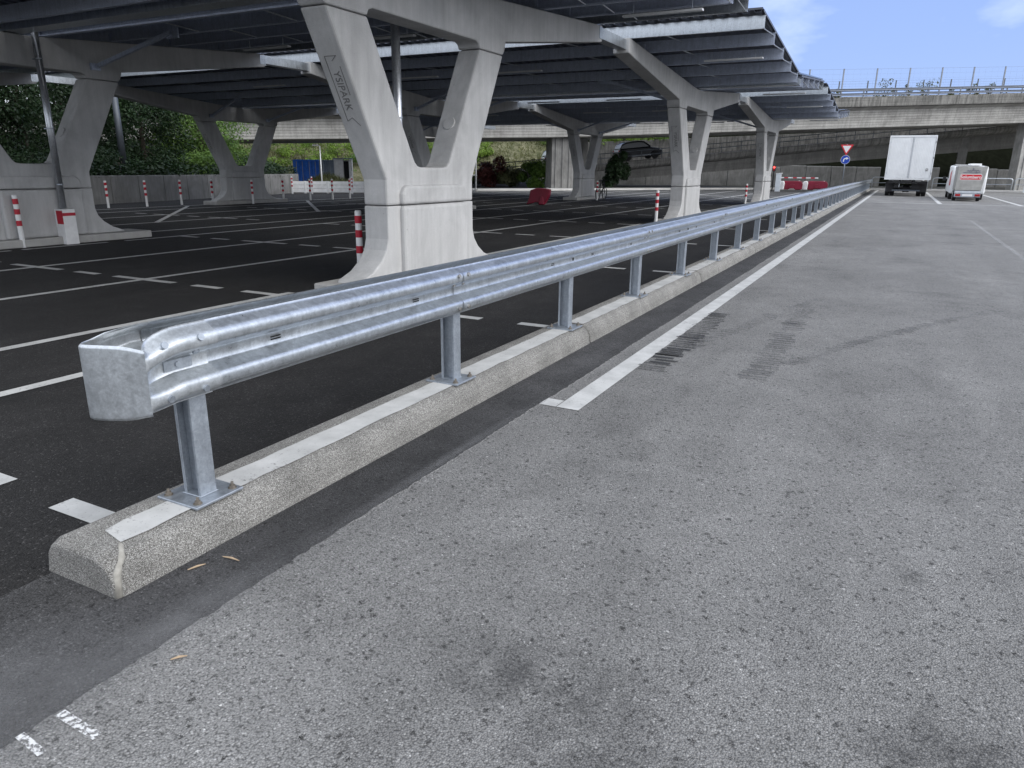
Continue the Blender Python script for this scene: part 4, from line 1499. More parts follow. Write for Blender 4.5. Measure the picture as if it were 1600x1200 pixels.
# low wall of big panels under the slip road, with sprayed letters
pan = thing('panel_wall', tuple(vpt(35, 19)), 'wall of big grey concrete panels in the shade under the slip road', 'wall')
rr = random.Random(12)
s = 8.0
while s < 62:
    w_ = 3.1
    if 40 < s < 45.5 or 49.5 < s < 51:
        s += 1.5
        continue
    h_ = rr.uniform(1.95, 2.25)
    a, b, c_, d_ = vpt(s + 0.03, 18.8), vpt(s + w_ - 0.03, 18.8), vpt(s + w_ - 0.03, 19.0), vpt(s + 0.03, 19.0)
    mb = MB()
    mb.prism([(a.x, a.y), (b.x, b.y), (c_.x, c_.y), (d_.x, d_.y)], 'z', 0, h_)
    loc_build(mb, 'panel', 'wall_concrete', pan, bevel=0.06)
    s += w_
g = vpt(52.9, 18.77, 1.30)
gm = Matrix(((VD.x, 0, -VN.x, g.x - pan.location.x), (VD.y, 0, -VN.y, g.y - pan.location.y), (0, 1, 0, g.z), (0, 0, 0, 1)))
text_mesh('graffiti', "SOZ", 1.25, 0.01, 'graffiti_black', gm @ Matrix.Diagonal((1.3, 1, 1, 1)), pan, offset=-0.03)

# earth bank behind everything
def bank_t0(s):
    return 19.6 if s > 6.2 else (17.0 if s > -16 else max(9.0, 17.0 - (-16 - s) * 0.4))


def bank_z(s, t):
    d_ = max(0.0, t - bank_t0(s))
    if s > 6.2:
        return 0.1 + 8.5 * (1 - math.exp(-d_ / 6.0))
    return max(0.12, 1.40 + 0.0965 * s) + 7.5 * (1 - math.exp(-d_ / 13.0))


bank = MB()
gx, gy = 46, 16
bvs, bfs = [], []
for j in range(gy + 1):
    for i in range(gx + 1):
        s = -78 + 170 * i / gx
        t = 13.5 + 40 * (j / gy) ** 1.2
        t0_ = bank_t0(s)
        t = t0_ + (60 - t0_) * (j / gy) ** 1.5
        d_ = t - t0_
        z = bank_z(s, t)
        z += mnoise.noise(Vector((s * 0.25, t * 0.25, 0.3))) * 0.5 * min(1, d_ / 3)
        bvs.append(tuple(vpt(s, t, z)))
for j in range(gy):
    for i in range(gx):
        a = j * (gx + 1) + i
        bfs.append((a, a + 1, a + gx + 2, a + gx + 1))
bank.add(bvs, bfs)
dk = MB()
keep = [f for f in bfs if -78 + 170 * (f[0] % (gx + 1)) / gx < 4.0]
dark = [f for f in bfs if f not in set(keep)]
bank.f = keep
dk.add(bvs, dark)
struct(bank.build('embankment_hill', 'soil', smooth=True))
struct(dk.build('painted_shade_hill', 'shade_dark_soil', smooth=True))  # near-black copy of the bank soil; shade under the slip road painted in


# dry grass and scrub covering the bank
rr = random.Random(21)
mb = MB()
for _ in range(16000):
    s = rr.uniform(-40, 6)
    t = bank_t0(s) + 18 * rr.random() ** 1.1
    z = bank_z(s, t)
    p = vpt(s, t, z)
    h = rr.uniform(0.08, 0.32)
    a = rr.uniform(0, 6.28)
    w_ = Vector((math.cos(a), math.sin(a), 0)) * rr.uniform(0.04, 0.1)
    tip = p + Vector((rr.uniform(-.2, .2), rr.uniform(-.2, .2), h))
    mb.add([p - w_, p + w_, tip + w_ * 0.3, tip - w_ * 0.3], [(0, 1, 2, 3)])
struct(mb.build('dry_grass', 'leaf_dry', fixn=False), 'stuff')

bush_spots = [(a, bank_t0(a) + b, r_, c_) for a, b, r_, c_ in (
    (-26, 3, 1.7, 'light'), (-24.5, 6, 1.9, 'mid'), (-23, 1.8, 1.3, 'light'), (-21.6, 4.6, 1.8, 'light'), (-20, 7.5, 2.0, 'mid'), (-19, 2.4, 1.3, 'light'), (-17.6, 5, 1.8, 'light'), (-16.4, 2.2, 1.3, 'mid'),
    (-15.2, 7, 2.0, 'light'), (-14, 3.6, 1.5, 'mid'), (-12.5, 5.5, 1.8, 'light'), (-11, 2.4, 1.3, 'light'), (-9.5, 6, 1.8, 'mid'), (-8, 3.5, 1.5, 'light'), (-6.4, 5.5, 1.6, 'light'), (-5, 2.6, 1.4, 'mid'),
    (-3.8, 6, 1.6, 'light'), (-3.2, 3.4, 1.3, 'light'), (-1.6, 7.2, 1.5, 'light'), (0.2, 8.2, 1.4, 'light'), (1.8, 7.6, 1.3, 'mid'), (3.2, 6.2, 1.3, 'light'), (4.8, 4.6, 1.4, 'light'), (6.2, 3.2, 1.3, 'light'),
    (8.6, 0, 1.3, 'light'), (10.6, 0, 1.4, 'light'), (12.6, 0, 1.4, 'light'), (14.6, 0, 1.4, 'mid'))]
for k, (s, t, r_, c_) in enumerate(bush_spots):
    z = bank_z(s, t)
    if s > 6.2:
        z = 3.2 + 0.05 * s
        t = 16.4
    p = vpt(s, t, z - 0.2)
    tree('bush', p.x, p.y, p.z, r_ * 1.25, (r_ * 1.15, r_ * 1.15, r_ * 0.8), 2000, 0.10, 'leaf_' + c_, 100 + k,
         'bright green bush growing among others on the slope behind the car park', 'bush', 'green bushes on the slope', clumps=12)

# shrubs along the foot of the bank
tree('shrub', -31.56, 56.23, 0, 2.75, (1.35, 1.35, 1.35), 4200, 0.13, 'leaf_red', 201, 'dark red leaved shrub at the foot of the slope', 'shrub', 'shrubs at the foot of the slope', clumps=14, cz=1.35)
tree('shrub', -30.11, 56.93, 0, 1.9, (1.3, 1.2, 0.95), 3000, 0.12, 'leaf_olive', 202, 'low grey green shrub between the red shrub and the round one', 'shrub', 'shrubs at the foot of the slope', cz=0.9)
tree('shrub', -27.74, 57.23, 0, 2.4, (1.35, 1.3, 1.2), 4600, 0.13, 'leaf_mid', 203, 'round fresh green shrub left of the viaduct piers', 'shrub', 'shrubs at the foot of the slope', clumps=16, cz=1.2)
tree('shrub', -21.6, 60.2, 0, 3.2, (1.15, 1.1, 1.6), 7000, 0.13, 'leaf_dark', 204, 'tall dark green shrub below the car on the slip road', 'shrub', 'shrubs at the foot of the slope', cz=1.6)
tree('shrub', -33.47, 54.60, 0, 1.7, (1.2, 1.2, 0.9), 2600, 0.12, 'leaf_mid', 205, 'small green shrub left of the red leaved shrub', 'shrub', 'shrubs at the foot of the slope', cz=0.8)
tree('shrub', -26.09, 58.78, 0, 2.6, (0.8, 0.8, 1.3), 3000, 0.13, 'leaf_dark', 206, 'dark shrub between the round green shrub and the viaduct pier', 'shrub', 'shrubs at the foot of the slope', cz=1.25)

# ------------------------------------------------------------------ left edge: retaining wall and the wood above it
lw_ = thing('boundary_wall', (-29.5, 20, 0), 'low concrete panel wall along the left edge of the car park', 'wall')
wp = [(-26.6, 6.0), (-27.6, 12.0), (-28.7, 18.0), (-30.0, 24.0), (-31.6, 30.0), (-33.0, 34.5)]
for k in range(len(wp) - 1):
    a, b = Vector(wp[k]), Vector(wp[k + 1])
    for i in range(4):
        p_, q_ = a.lerp(b, i / 4 + 0.003), a.lerp(b, (i + 1) / 4 - 0.003)
        nn = (q_ - p_).orthogonal().normalized() * 0.12
        mb = MB()
        mb.prism([tuple(p_ + nn), tuple(q_ + nn), tuple(q_ - nn), tuple(p_ - nn)], 'z', -0.1, 1.12)
        loc_build(mb, 'panel', 'wall_concrete', lw_, bevel=0.015)
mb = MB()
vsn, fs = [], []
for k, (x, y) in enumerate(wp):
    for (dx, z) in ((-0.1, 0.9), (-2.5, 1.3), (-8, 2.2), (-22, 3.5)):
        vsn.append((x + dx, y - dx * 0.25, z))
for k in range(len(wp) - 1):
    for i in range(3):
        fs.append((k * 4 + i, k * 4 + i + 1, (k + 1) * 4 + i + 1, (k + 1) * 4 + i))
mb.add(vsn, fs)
struct(mb.build('wood_floor', 'shade_dark_soil'))
rr = random.Random(55)
mb = MB()
for _ in range(16000):
    k = rr.randrange(len(wp) - 1)
    p_ = Vector(wp[k]).lerp(Vector(wp[k + 1]), rr.random())
    dx = -9 * rr.random() ** 1.4
    z = 0.95 + (-dx) * 0.16 + rr.uniform(0, 0.55)
    c = Vector((p_.x + dx + 0.1, p_.y - dx * 0.25, z))
    nrm = Vector((rr.gauss(0, .6), rr.gauss(0, .6), 1)).normalized()
    a = Matrix.Rotation(rr.uniform(0, 6.28), 3, nrm) @ nrm.orthogonal().normalized()
    b = nrm.cross(a)
    sz = rr.uniform(0.05, 0.11)
    mb.add([c - a * sz, c + b * sz * 0.6, c + a * sz, c - b * sz * 0.6], [(0, 1, 2, 3)])
struct(mb.build('ivy_undergrowth', 'leaf_dark', fixn=False), 'stuff')
tl = [(-31.2, 11.5, 6.5, 'leaf_dark', 'dark broad tree above the boundary wall, leftmost in the picture'),
      (-32.6, 15.4, 7.2, 'leaf_dark', 'dark dense tree behind the shiny downpipe, above the boundary wall'),
      (-33.4, 19.0, 7.0, 'leaf_dark', 'dark tree right of the big shaded column, above the boundary wall'),
      (-34.4, 22.6, 6.6, 'leaf_dark', 'dark tree in the middle of the wood behind the boundary wall'),
      (-35.4, 26.0, 6.0, 'leaf_dark', 'dark green tree near the right end of the wood'),
      (-37.6, 14.0, 9.5, 'leaf_dark', 'tall tree at the back of the wood, leftmost of the back ones'),
      (-39.0, 19.5, 9.8, 'leaf_dark', 'tall tree at the back of the wood, middle one'),
      (-40.4, 25.0, 9.0, 'leaf_dark', 'tall tree at the back of the wood, rightmost of the back ones'),
      (-35.2, 29.4, 4.6, 'leaf_mid', 'lighter green small tree at the right end of the boundary wall')]
for k, (x, y, h, lf, lab) in enumerate(tl):
    tree('tree', x, y, 1.0, h, (2.7, 2.7, h * 0.48), 14500, 0.08, lf, 300 + k, lab, 'tree', 'trees behind the boundary wall', trunk=0.16, clumps=34, cz=h * 0.50)
rr = random.Random(77)
for k, (x, y) in enumerate(((-29.6, 17.2), (-30.4, 21.2), (-31.3, 24.2), (-32.4, 27.6), (-31.9, 26.2))):
    tree('hedge_plant', x - 0.5, y, 0.95, 1.3, (1.3, 1.7, 0.85), 2400, 0.07, 'leaf_dark' if k < 3 else 'leaf_mid', 330 + k, ('dark undergrowth plant spilling over the boundary wall beside the downpipe column', 'dark undergrowth plant over the boundary wall behind the first striped bollards', 'hanging plant that trails down the middle of the boundary wall', 'green undergrowth plant at the right end of the boundary wall', 'green undergrowth plant left of the last wall panels')[k], 'plant', 'plants along the boundary wall', cz=0.55)
pl = thing('utility_pole', (-31.1, 21.75, 0.9), 'grey pole standing in front of the dark trees above the wall', 'pole')
mb = MB()
mb.tube([(0, 0, 0), (0.0, 0.0, 4.6)], [0.15, 0.12], 12)
mb.build('shaft', 'dark_steel', pl, smooth=True)
mb = MB()
mb.tube([(0, 0, 0.0), (0, 0, 0.10)], 0.24, 12)
mb.build('foot', 'wall_concrete', pl)

# ------------------------------------------------------------------ service yard in the left distance
fw = thing('low_fence', (-30.4, 34.8, 0), 'low white board fence in front of the blue containers', 'fence')
a, b = Vector((-33.0, 33.2)), Vector((-28.0, 37.6))
for i in range(6):
    p_ = a.lerp(b, i / 5)
    mb = MB()
    mb.box(p_.x - 0.06, p_.x + 0.06, p_.y - 0.06, p_.y + 0.06, 0, 0.72)
    loc_build(mb, 'post', 'white_plastic', fw)
for i in range(3):
    mb = MB()
    z = 0.06 + 0.22 * i
    nn = (b - a).orthogonal().normalized() * 0.03
    mb.prism([tuple(a + nn), tuple(b + nn), tuple(b - nn), tuple(a - nn)], 'z', z, z + 0.205)
    loc_build(mb, 'board', 'white_plastic', fw)


def container(x, y, w, d, h, mat, lab, doors=True, grp='containers in the service yard', yaw=0.0):
    c = thing('container', (x, y, 0), lab, 'container', grp, yaw)
    mb = MB()
    pr_ = []
    n = int(w / 0.22)
    for i in range(n):
        xx = -w / 2 + w * i / n
        pr_ += [(xx, -d / 2), (xx + w / n * 0.35, -d / 2), (xx + w / n * 0.5, -d / 2 + 0.035), (xx + w / n * 0.85, -d / 2 + 0.035)]
    pr_ += [(w / 2, -d / 2), (w / 2, d / 2), (-w / 2, d / 2)]
    mb.prism(pr_, 'z', 0.14, h - 0.1)
    mb.build('body', mat, c)
    mb = MB()
    for z0, z1 in ((0.05, 0.14), (h - 0.1, h)):
        mb.box(-w / 2 - 0.03, w / 2 + 0.03, -d / 2 - 0.03, d / 2 + 0.03, z0, z1)
    for sx in (-1, 1):
        mb.box(sx * w / 2 - 0.05, sx * w / 2 + 0.05, -d / 2 - 0.028, -d / 2 + 0.05, 0.14, h - 0.1)
    mb.build('frame', mat, c)
    if doors:
        mb = MB()
        for xx in (-0.25, 0.25):
            mb.tube([(xx * w, -d / 2 - 0.05, 0.2), (xx * w, -d / 2 - 0.05, h - 0.15)], 0.025, 6)
        mb.build('lock_bar', 'galvanised_dull', c)
    return c


def yard(o, back):
    return -47.6 + 0.788 * o - 0.616 * back, 49.9 + 0.616 * o + 0.788 * back


for o_, w_, m_, lab in ((0.2, 1.0, 'blue_paint', 'bright blue container, leftmost in the service yard'), (1.3, 1.05, 'blue_paint', 'bright blue container beside the grey one in the service yard'), (2.53, 1.2, 'grey_paint', 'slate grey container right of the blue ones')):
    x, y = yard(o_, 1.2)
    container(x, y, w_, 2.4, 2.15, m_, lab, yaw=R(38))
kio = thing('kiosk', (*yard(3.97, 0.9), 0), 'white cabin with a dark doorway at the right end of the yard', 'cabin', None, R(38))
mb = MB()
mb.box(-0.85, 0.0, -0.9, 0.9, 0.0, 2.22)
mb.box(0.52, 0.78, -0.9, 0.9, 0.0, 2.25)
mb.box(-0.02, 0.54, -0.5, 0.9, 0.0, 2.16)
mb.build('walls', 'white_plastic', kio)
mb = MB()
mb.box(0.04, 0.46, -0.53, -0.502, 0.02, 2.05)
mb.build('doorway', 'chassis_black', kio)
mb = MB()
mb.box(-0.9, 0.85, -0.95, 0.95, 2.252, 2.32)
mb.build('roof', 'grey_paint', kio)
mb = MB()
md = []
rr = random.Random(9)
for j in range(7):
    for i in range(12):
        u, v = i / 11 * 2 - 1, j / 6 * 2 - 1
        rad = min(1, math.hypot(u, v))
        md.append((-39.4 + u * 2.3, 44.5 + v * 1.4, 0.85 * max(0, math.cos(rad * math.pi / 2)) + rr.uniform(-.04, .04)))
mb.add(md, [(j * 12 + i, j * 12 + i + 1, (j + 1) * 12 + i + 1, (j + 1) * 12 + i) for j in range(6) for i in range(11)])
struct(mb.build('mound', 'soil', smooth=True))
mb = MB()
for _ in range(1500):
    u, v = rr.uniform(-1, 1), rr.uniform(-1, 1)
    rad = math.hypot(u, v)
    if rad > 1:
        continue
    p = Vector((-39.4 + u * 2.3, 44.5 + v * 1.4, 0.8 * math.cos(rad * math.pi / 2) - 0.03))
    a = rr.uniform(0, 6.28)
    w_ = Vector((math.cos(a), math.sin(a), 0)) * 0.05
    tip = p + Vector((rr.uniform(-.2, .2), rr.uniform(-.2, .2), rr.uniform(0.15, 0.5)))
    mb.add([p - w_, p + w_, tip], [(0, 1, 2)])
struct(mb.build('mound_grass', 'leaf_olive', fixn=False), 'stuff')


def street_lamp(x, y, h, lab, arm):
    l = thing('street_lamp', (x, y, 0), lab, 'street lamp', 'small street lamps beyond the car park')
    mb = MB()
    mb.tube([(0, 0, 0), (0, 0, h)], [0.055, 0.038], 10)
    mb.build('post', 'lamp_white', l, smooth=True)
    mb = MB()
    mb.tube([(0, 0, h), (arm * 0.5, 0, h + 0.10), (arm, 0, h + 0.08)], [0.035, 0.05, 0.03], 8)
    mb.box(min(arm * 0.35, arm * 1.1), max(arm * 0.35, arm * 1.1), -0.11, 0.11, h + 0.02, h + 0.13)
    mb.build('lamp_head', 'white_plastic', l, bevel=0.01)
    mb = MB()
    mb.tube([(0, 0, 0), (0, 0, 0.16)], 0.14, 10)
    mb.build('foot', 'plinth_concrete', l)
    return l


street_lamp(-38.2, 42.5, 3.0, 'thin street lamp in front of the blue and grey containers', -0.6)
street_lamp(-26.4, 45.0, 4.4, 'thin street lamp just right of the largest concrete column', -0.6)

# crossed white gate at the yard
gt = thing('crossed_gate', (-36.3, 48.0, 0), 'white gate with crossed bars beside the white cabin', 'gate')
mb = MB()
for a_, b_ in (((-0.9, 0, 0.25), (0.9, 0, 1.35)), ((-0.9, 0, 1.35), (0.9, 0, 0.25))):
    mb.bar(a_, b_, 0.10, 0.10)
mb.build('cross_bars', 'white_plastic', gt)
mb = MB()
for z in (0.2, 1.38):
    mb.box(-1.0, 1.0, -0.04, 0.04, z, z + 0.08)
for x in (-1.0, 0.92):
    mb.box(x, x + 0.08, -0.05, 0.05, 0, 1.55)
mb.build('frame', 'dark_steel', gt)

# pavements beyond the car park
mb = MB()
mb.prism([(-28.4, 46.4), (-26.6, 45.6), (-18.0, 59.0), (-8.6, 73.5), (-9.4, 74.6), (-19.4, 61.0)], 'z', -0.05, 0.12)
struct(mb.build('pavement', 'pavement_concrete', bevel=0.02))
mb = MB()
mb.prism([(-6.0, 77.0), (40, 77.0), (40, 80.5), (-6.0, 80.5)], 'z', -0.05, 0.13)
struct(mb.build('pavement', 'pavement_concrete', bevel=0.02))
mb = MB()
mb.prism([(-34.5, 33.0), (-34.0, 32.4), (-27.2, 38.4), (-27.7, 39.0)], 'z', -0.05, 0.10)
struct(mb.build('pavement', 'pavement_concrete', bevel=0.02))
mb = MB()
mb.prism([(-15.2, 64.6), (-14.9, 64.2), (-1.0, 76.0), (-1.2, 76.3)], 'z', -0.05, 0.02)
struct(mb.build('pavement', 'pavement_concrete'))

# ------------------------------------------------------------------ plastic road barriers and the car park gate


def barrier(loc, rotz, lab, tilt=0.0, sc=1.0):
    b = thing('road_barrier', loc, lab, 'road barrier', 'red and white plastic road barriers', rotz)
    pr_ = [(-0.75, 0.04), (-0.62, 0.0), (-0.25, 0.0), (-0.18, 0.10), (0.18, 0.10), (0.25, 0.0), (0.62, 0.0), (0.75, 0.04), (0.80, 0.45), (0.72, 0.63), (0.58, 0.69), (-0.58, 0.69), (-0.72, 0.63), (-0.80, 0.45)]
    mb = MB()
    mb.prism(pr_, 'y', -0.19, 0.19)
    o = mb.build('body', 'red_barrier', b, bevel=0.06, seg=3)
    mb = MB()
    mb.prism([(-0.20, 0.10), (0.20, 0.10), (0.20, 0.38), (0.12, 0.46), (-0.12, 0.46), (-0.20, 0.38)], 'y', -0.23, 0.23)
    mb.build('web', 'red_barrier', b, bevel=0.03)
    mb = MB()
    mb.tube([(0.5, 0, 0.67), (0.5, 0, 0.72)], 0.05, 10)
    mb.build('filler_cap', 'white_plastic', b)
    b.rotation_euler = (0, tilt, rotz)
    b.scale = (sc, 1, 1)
    return b


lb = thing('road_barrier', (-14.38, 30.1, 0.02), 'dark red plastic road barrier standing alone and askew on the car park', 'road barrier', 'red and white plastic road barriers', R(14))
mb = MB()
mb.prism([(-0.54, -0.01), (-0.42, 0.30), (-0.37, 0.62), (-0.12, 0.70), (0.25, 0.70), (0.53, 0.66), (0.50, 0.40), (0.37, 0.14), (0.30, 0.0), (0.10, -0.01), (0.06, 0.07), (-0.12, 0.10), (-0.30, 0.04)], 'y', -0.2, 0.2)
mb.build('body', 'red_barrier', lb, bevel=0.05, seg=3)
mb = MB()
mb.prism([(0.02, 0.0), (0.30, 0.0), (0.22, 0.36), (0.10, 0.36)], 'y', -0.26, -0.16)
mb.build('web', 'red_barrier', lb, bevel=0.03)
mb = MB()
mb.tube([(0.38, 0, 0.66), (0.38, 0, 0.73)], 0.05, 10)
mb.build('filler_cap', 'white_plastic', lb)
barrier((-7.85, 64.1, 0.13), R(6), 'red plastic road barrier left of its twin, beside the grey gate cabinet')
barrier((-6.05, 65.1, 0.13), R(6), 'red plastic road barrier right of its twin, nearest the road sign')
wb = thing('road_barrier', (-6.95, 64.6, 0.13), 'white plastic road barrier wedged between the two red ones', 'road barrier', 'red and white plastic road barriers')
mb = MB()
mb.prism([(-0.16, 0.0), (0.20, 0.0), (0.24, 0.5), (0.18, 0.68), (-0.08, 0.68), (-0.18, 0.5)], 'y', -0.2, 0.2)
mb.build('body', 'white_plastic', wb, bevel=0.05)
wb2 = copy_tree(wb)
wb2.location = (-8.62, 63.6, 0.13)
wb2['label'] = 'white plastic road barrier at the left end, touching the grey gate cabinet'
cb = thing('gate_cabinet', (-8.75, 62.6, 0), 'pale grey cabinet of the car park gate with a striped boom', 'gate')
mb = MB()
mb.box(-0.19, 0.19, -0.17, 0.17, 0.0, 1.38)
mb.build('cabinet', 'cabinet_grey', cb, bevel=0.02)
mb = MB()
mb.prism([(-0.23, 1.385), (0.25, 1.385), (0.25, 1.44), (-0.23, 1.41)], 'y', -0.20, 0.20)
mb.build('lid', 'white_plastic', cb)
boom = MB()
boom.box(0.19, 2.95, -0.03, 0.03, 1.04, 1.12)
bo_ = boom.build('boom', 'white_plastic', cb)
for i in range(4):
    mb = MB()
    mb.box(0.42 + i * 0.66, 0.72 + i * 0.66, -0.032, 0.032, 1.038, 1.122)
    mb.build('red_band', 'red_plastic', bo_)
sg = thing('signal_light', (-9.2, 62.9, 0), 'small red signal light on a dark post beside the grey cabinet', 'signal')
mb = MB()
mb.tube([(0, 0, 0), (0, 0, 1.6)], 0.05, 10)
mb.build('post', 'chassis_black', sg)
mb = MB()
mb.box(-0.12, 0.12, -0.08, 0.08, 1.55, 1.98)
mb.build('housing', 'chassis_black', sg, bevel=0.01)
for z, m_ in ((1.86, 'signal_red'), (1.68, 'light_red')):
    mb = MB()
    mb.disc((0, -0.081, z), (0, -1, 0), 0.075, 0.012, 14)
    mb.build('lens', m_, sg)

# ------------------------------------------------------------------ road sign: give way above turn right
rs_ = thing('road_sign', (-3.88, 60.0, 0), 'give way triangle above a blue turn right disc on one post', 'road sign')
mb = MB()
mb.tube([(0, 0, 0), (0, 0, 3.5)], 0.032, 10)
mb.build('post', 'galvanised_dull', rs_, smooth=True)


def tri(r):
    return [(r * math.cos(a), 3.21 + r * math.sin(a)) for a in (R(-90), R(30), R(150))]


mb = MB()
mb.prism(tri(0.50), 'y', -0.055, -0.035)
mb.build('triangle_plate', 'sign_red', rs_)
mb = MB()
mb.prism(tri(0.335), 'y', -0.060, -0.0555)
mb.build('triangle_face', 'sign_white', rs_)
mb = MB()
mb.disc((0, -0.036, 2.42), (0, -1, 0), 0.315, 0.018, 28)
mb.build('disc_rim', 'sign_white', rs_)
mb = MB()
mb.disc((0, -0.0545, 2.42), (0, -1, 0), 0.295, 0.004, 28)
mb.build('disc_face', 'sign_blue', rs_)
arc = [(-0.16 + 0.02, -0.19)]
for k in range(9):
    a = R(180 - k * 10)
    arc.append((0.06 + 0.20 * math.cos(a), -0.05 + 0.16 * math.sin(a)))
top_, bot_ = [], []
for k, (a, b) in enumerate(arc):
    d = Vector(arc[min(k + 1, len(arc) - 1)]) - Vector(arc[max(k - 1, 0)])
    nn = Vector((-d.y, d.x)).normalized() * 0.045
    top_.append((a + nn.x, b + nn.y)); bot_.append((a - nn.x, b - nn.y))
pl_ = bot_ + [(0.09, -0.02), (0.09 - 0.0, -0.02)][:0] + [(0.10, 0.0), (0.27, 0.10), (0.10, 0.22)] + top_[::-1]
mb = MB()
mb.prism([(a * 0.8, 2.42 + b * 0.8) for a, b in pl_], 'y', -0.062, -0.0588)
mb.build('arrow', 'sign_white', rs_)

# ------------------------------------------------------------------ railing behind the parking bays, roadside cabinet
for k, (x0, x1, lab) in enumerate(((-2.45, 2.1, 'low steel tube railing behind the white lorry'), (2.5, 8.55, 'low steel tube railing behind the covered trailer'), (8.75, 20.0, 'low steel tube railing before the big viaduct pier at the right edge'))):
    rl = thing('tube_railing', ((x0 + x1) / 2, 77.6, 0.13), lab, 'railing', 'steel tube railings behind the bays')
    a = x0 - (x0 + x1) / 2
    b = -a
    mb = MB()
    mb.tube([(a, 0, 0), (a, 0, 0.86), (a + 0.06, 0, 0.96), (a + 0.2, 0, 1.0), (b - 0.2, 0, 1.0), (b - 0.06, 0, 0.96), (b, 0, 0.86), (b, 0, 0)], 0.045, 8)
    mb.build('hoop', 'galvanised', rl, smooth=True)
    mb = MB()
    mb.tube([(a, 0, 0.5), (b, 0, 0.5)], 0.025, 8)
    mb.build('mid_bar', 'galvanised_dull', rl)
    m_ = max(1, int((x1 - x0) / 2))
    for i in range(1, m_):
        mb = MB()
        mb.tube([(a + (b - a) * i / m_, 0, 0), (a + (b - a) * i / m_, 0, 0.97)], 0.03, 8)
        mb.build('post', 'galvanised', rl)
ut = thing('meter_box', (9.35, 76.2, 0), 'pale grey meter box on a short post before the right hand pier', 'meter box')
mb = MB()
mb.box(-0.24, 0.24, -0.15, 0.15, 1.35, 2.35)
mb.build('box', 'cabinet_grey', ut, bevel=0.03)
mb = MB()
mb.box(-0.08, 0.08, -0.07, 0.07, 0, 1.35)
mb.box(-0.16, 0.16, -0.11, 0.11, 0.95, 1.1)
mb.build('post', 'cabinet_grey', ut)

# ------------------------------------------------------------------ vehicles


def wheel(parent, x, y, r, w, rim='rim_alloy', side=1, spokes=5):
    """wheel with its axle along x"""
    mb = MB()
    mb.prism([(r * math.cos(2 * math.pi * i / 24) + y, r * math.sin(2 * math.pi * i / 24) + r) for i in range(24)], 'x', x - w / 2, x + w / 2)
    t_ = mb.build('wheel', 'tyre_rubber', parent, bevel=0.02)
    mb = MB()
    xo = x + side * (w / 2 + 0.003)
    mb.tube([(x + side * w * 0.3, y, r), (xo, y, r)], [r * 0.62, r * 0.66], 20)
    mb.build('rim', 'chassis_black', t_)
    mb = MB()
    for i in range(spokes):
        a = 2 * math.pi * i / spokes
        p = Vector((xo + side * 0.006, y, r))
        mb.bar(p, p + Vector((0, math.cos(a), math.sin(a))) * r * 0.62, r * 0.16, 0.02, up=(1, 0, 0))
    mb.disc((xo, y, r), (side, 0, 0), r * 0.16, 0.02, 12)
    mb.build('spokes', rim, t_)
    return t_


# white box lorry seen from behind
lo = thing('lorry', (0.32, 57.0, 0), 'white box lorry parked nose in, its plain double rear doors facing the camera', 'lorry')
mb = MB()
mb.box(-1.40, 1.36, 0.06, 7.2, 1.12, 3.90)
mb.build('cargo_box', 'truck_white', lo, bevel=0.03)
for sx, nm in ((-1, 'l'), (1, 'r')):
    mb = MB()
    xa, xb = (-1.33, -0.025) if sx < 0 else (-0.015, 1.29)
    prd = []
    n_ = 14
    for i in range(n_):
        xx = xa + (xb - xa) * i / n_
        w_ = (xb - xa) / n_
        prd += [(xx, 0.0), (xx + w_ * 0.5, 0.0), (xx + w_ * 0.6, 0.012), (xx + w_ * 0.9, 0.012)]
    prd += [(xb, 0.0), (xb, 0.055), (xa, 0.055)]
    mb.prism(prd, 'z', 1.20, 3.80)
    dr = mb.build('rear_door', 'truck_white', lo)
    mb = MB()
    for zz in (1.5, 2.5, 3.5):
        mb.box(sx * 1.335 - 0.02, sx * 1.335 + 0.02, -0.02, 0.05, zz - 0.06, zz + 0.06)
    mb.build('hinges', 'galvanised', dr)
mb = MB()
mb.box(-1.41, 1.37, -0.02, 0.07, 3.82, 3.93)
mb.box(-1.41, 1.37, -0.02, 0.07, 1.09, 1.185)
for xx in (-1.41, 1.31):
    mb.box(xx, xx + 0.06, -0.02, 0.07, 1.185, 3.82)
mb.build('door_frame', 'truck_white', lo)
mb = MB()
mb.box(-0.021, -0.019 + 0.0, -0.012, 0.05, 1.2, 3.8)
mb.tube([(0.03, -0.03, 1.2), (0.03, -0.03, 3.8)], 0.018, 8)
mb.build('lock_bar', 'galvanised', lo)
mb = MB()
mb.box(0.98, 1.12, -0.012, -0.004, 1.66, 1.82)
mb.build('sticker', 'chassis_black', lo)
mb = MB()
mb.box(1.005, 1.03, -0.016, -0.0125, 1.69, 1.79)
mb.box(1.07, 1.095, -0.016, -0.0125, 1.69, 1.79)
mb.box(1.03, 1.07, -0.016, -0.0125, 1.725, 1.755)
mb.build('sticker_mark', 'sign_white', lo)
mb = MB()
for sx in (-0.42, 0.42):
    mb.box(sx - 0.05, sx + 0.05, 0.1, 9.0, 0.82, 1.085)
mb.box(-1.15, 1.12, 0.12, 0.22, 0.86, 0.98)
mb.box(-0.9, 0.9, 0.9, 1.05, 0.42, 0.6)
mb.tube([(-1.0, 1.3, 0.5), (1.0, 1.3, 0.5)], 0.10, 10)
mb.tube([(-0.2, 1.2, 0.5), (0.2, 1.2, 0.5)], 0.24, 12)
mb.box(-0.75, -0.45, 0.3, 0.9, 0.55, 0.84)
mb.box(0.3, 0.8, 0.4, 1.0, 0.5, 0.84)
mb.build('chassis', 'chassis_black', lo)
mb = MB()
mb.box(-0.85, 0.85, 0.20, 0.28, 0.34, 0.44)
mb.build('underrun_bar', 'dark_steel', lo)
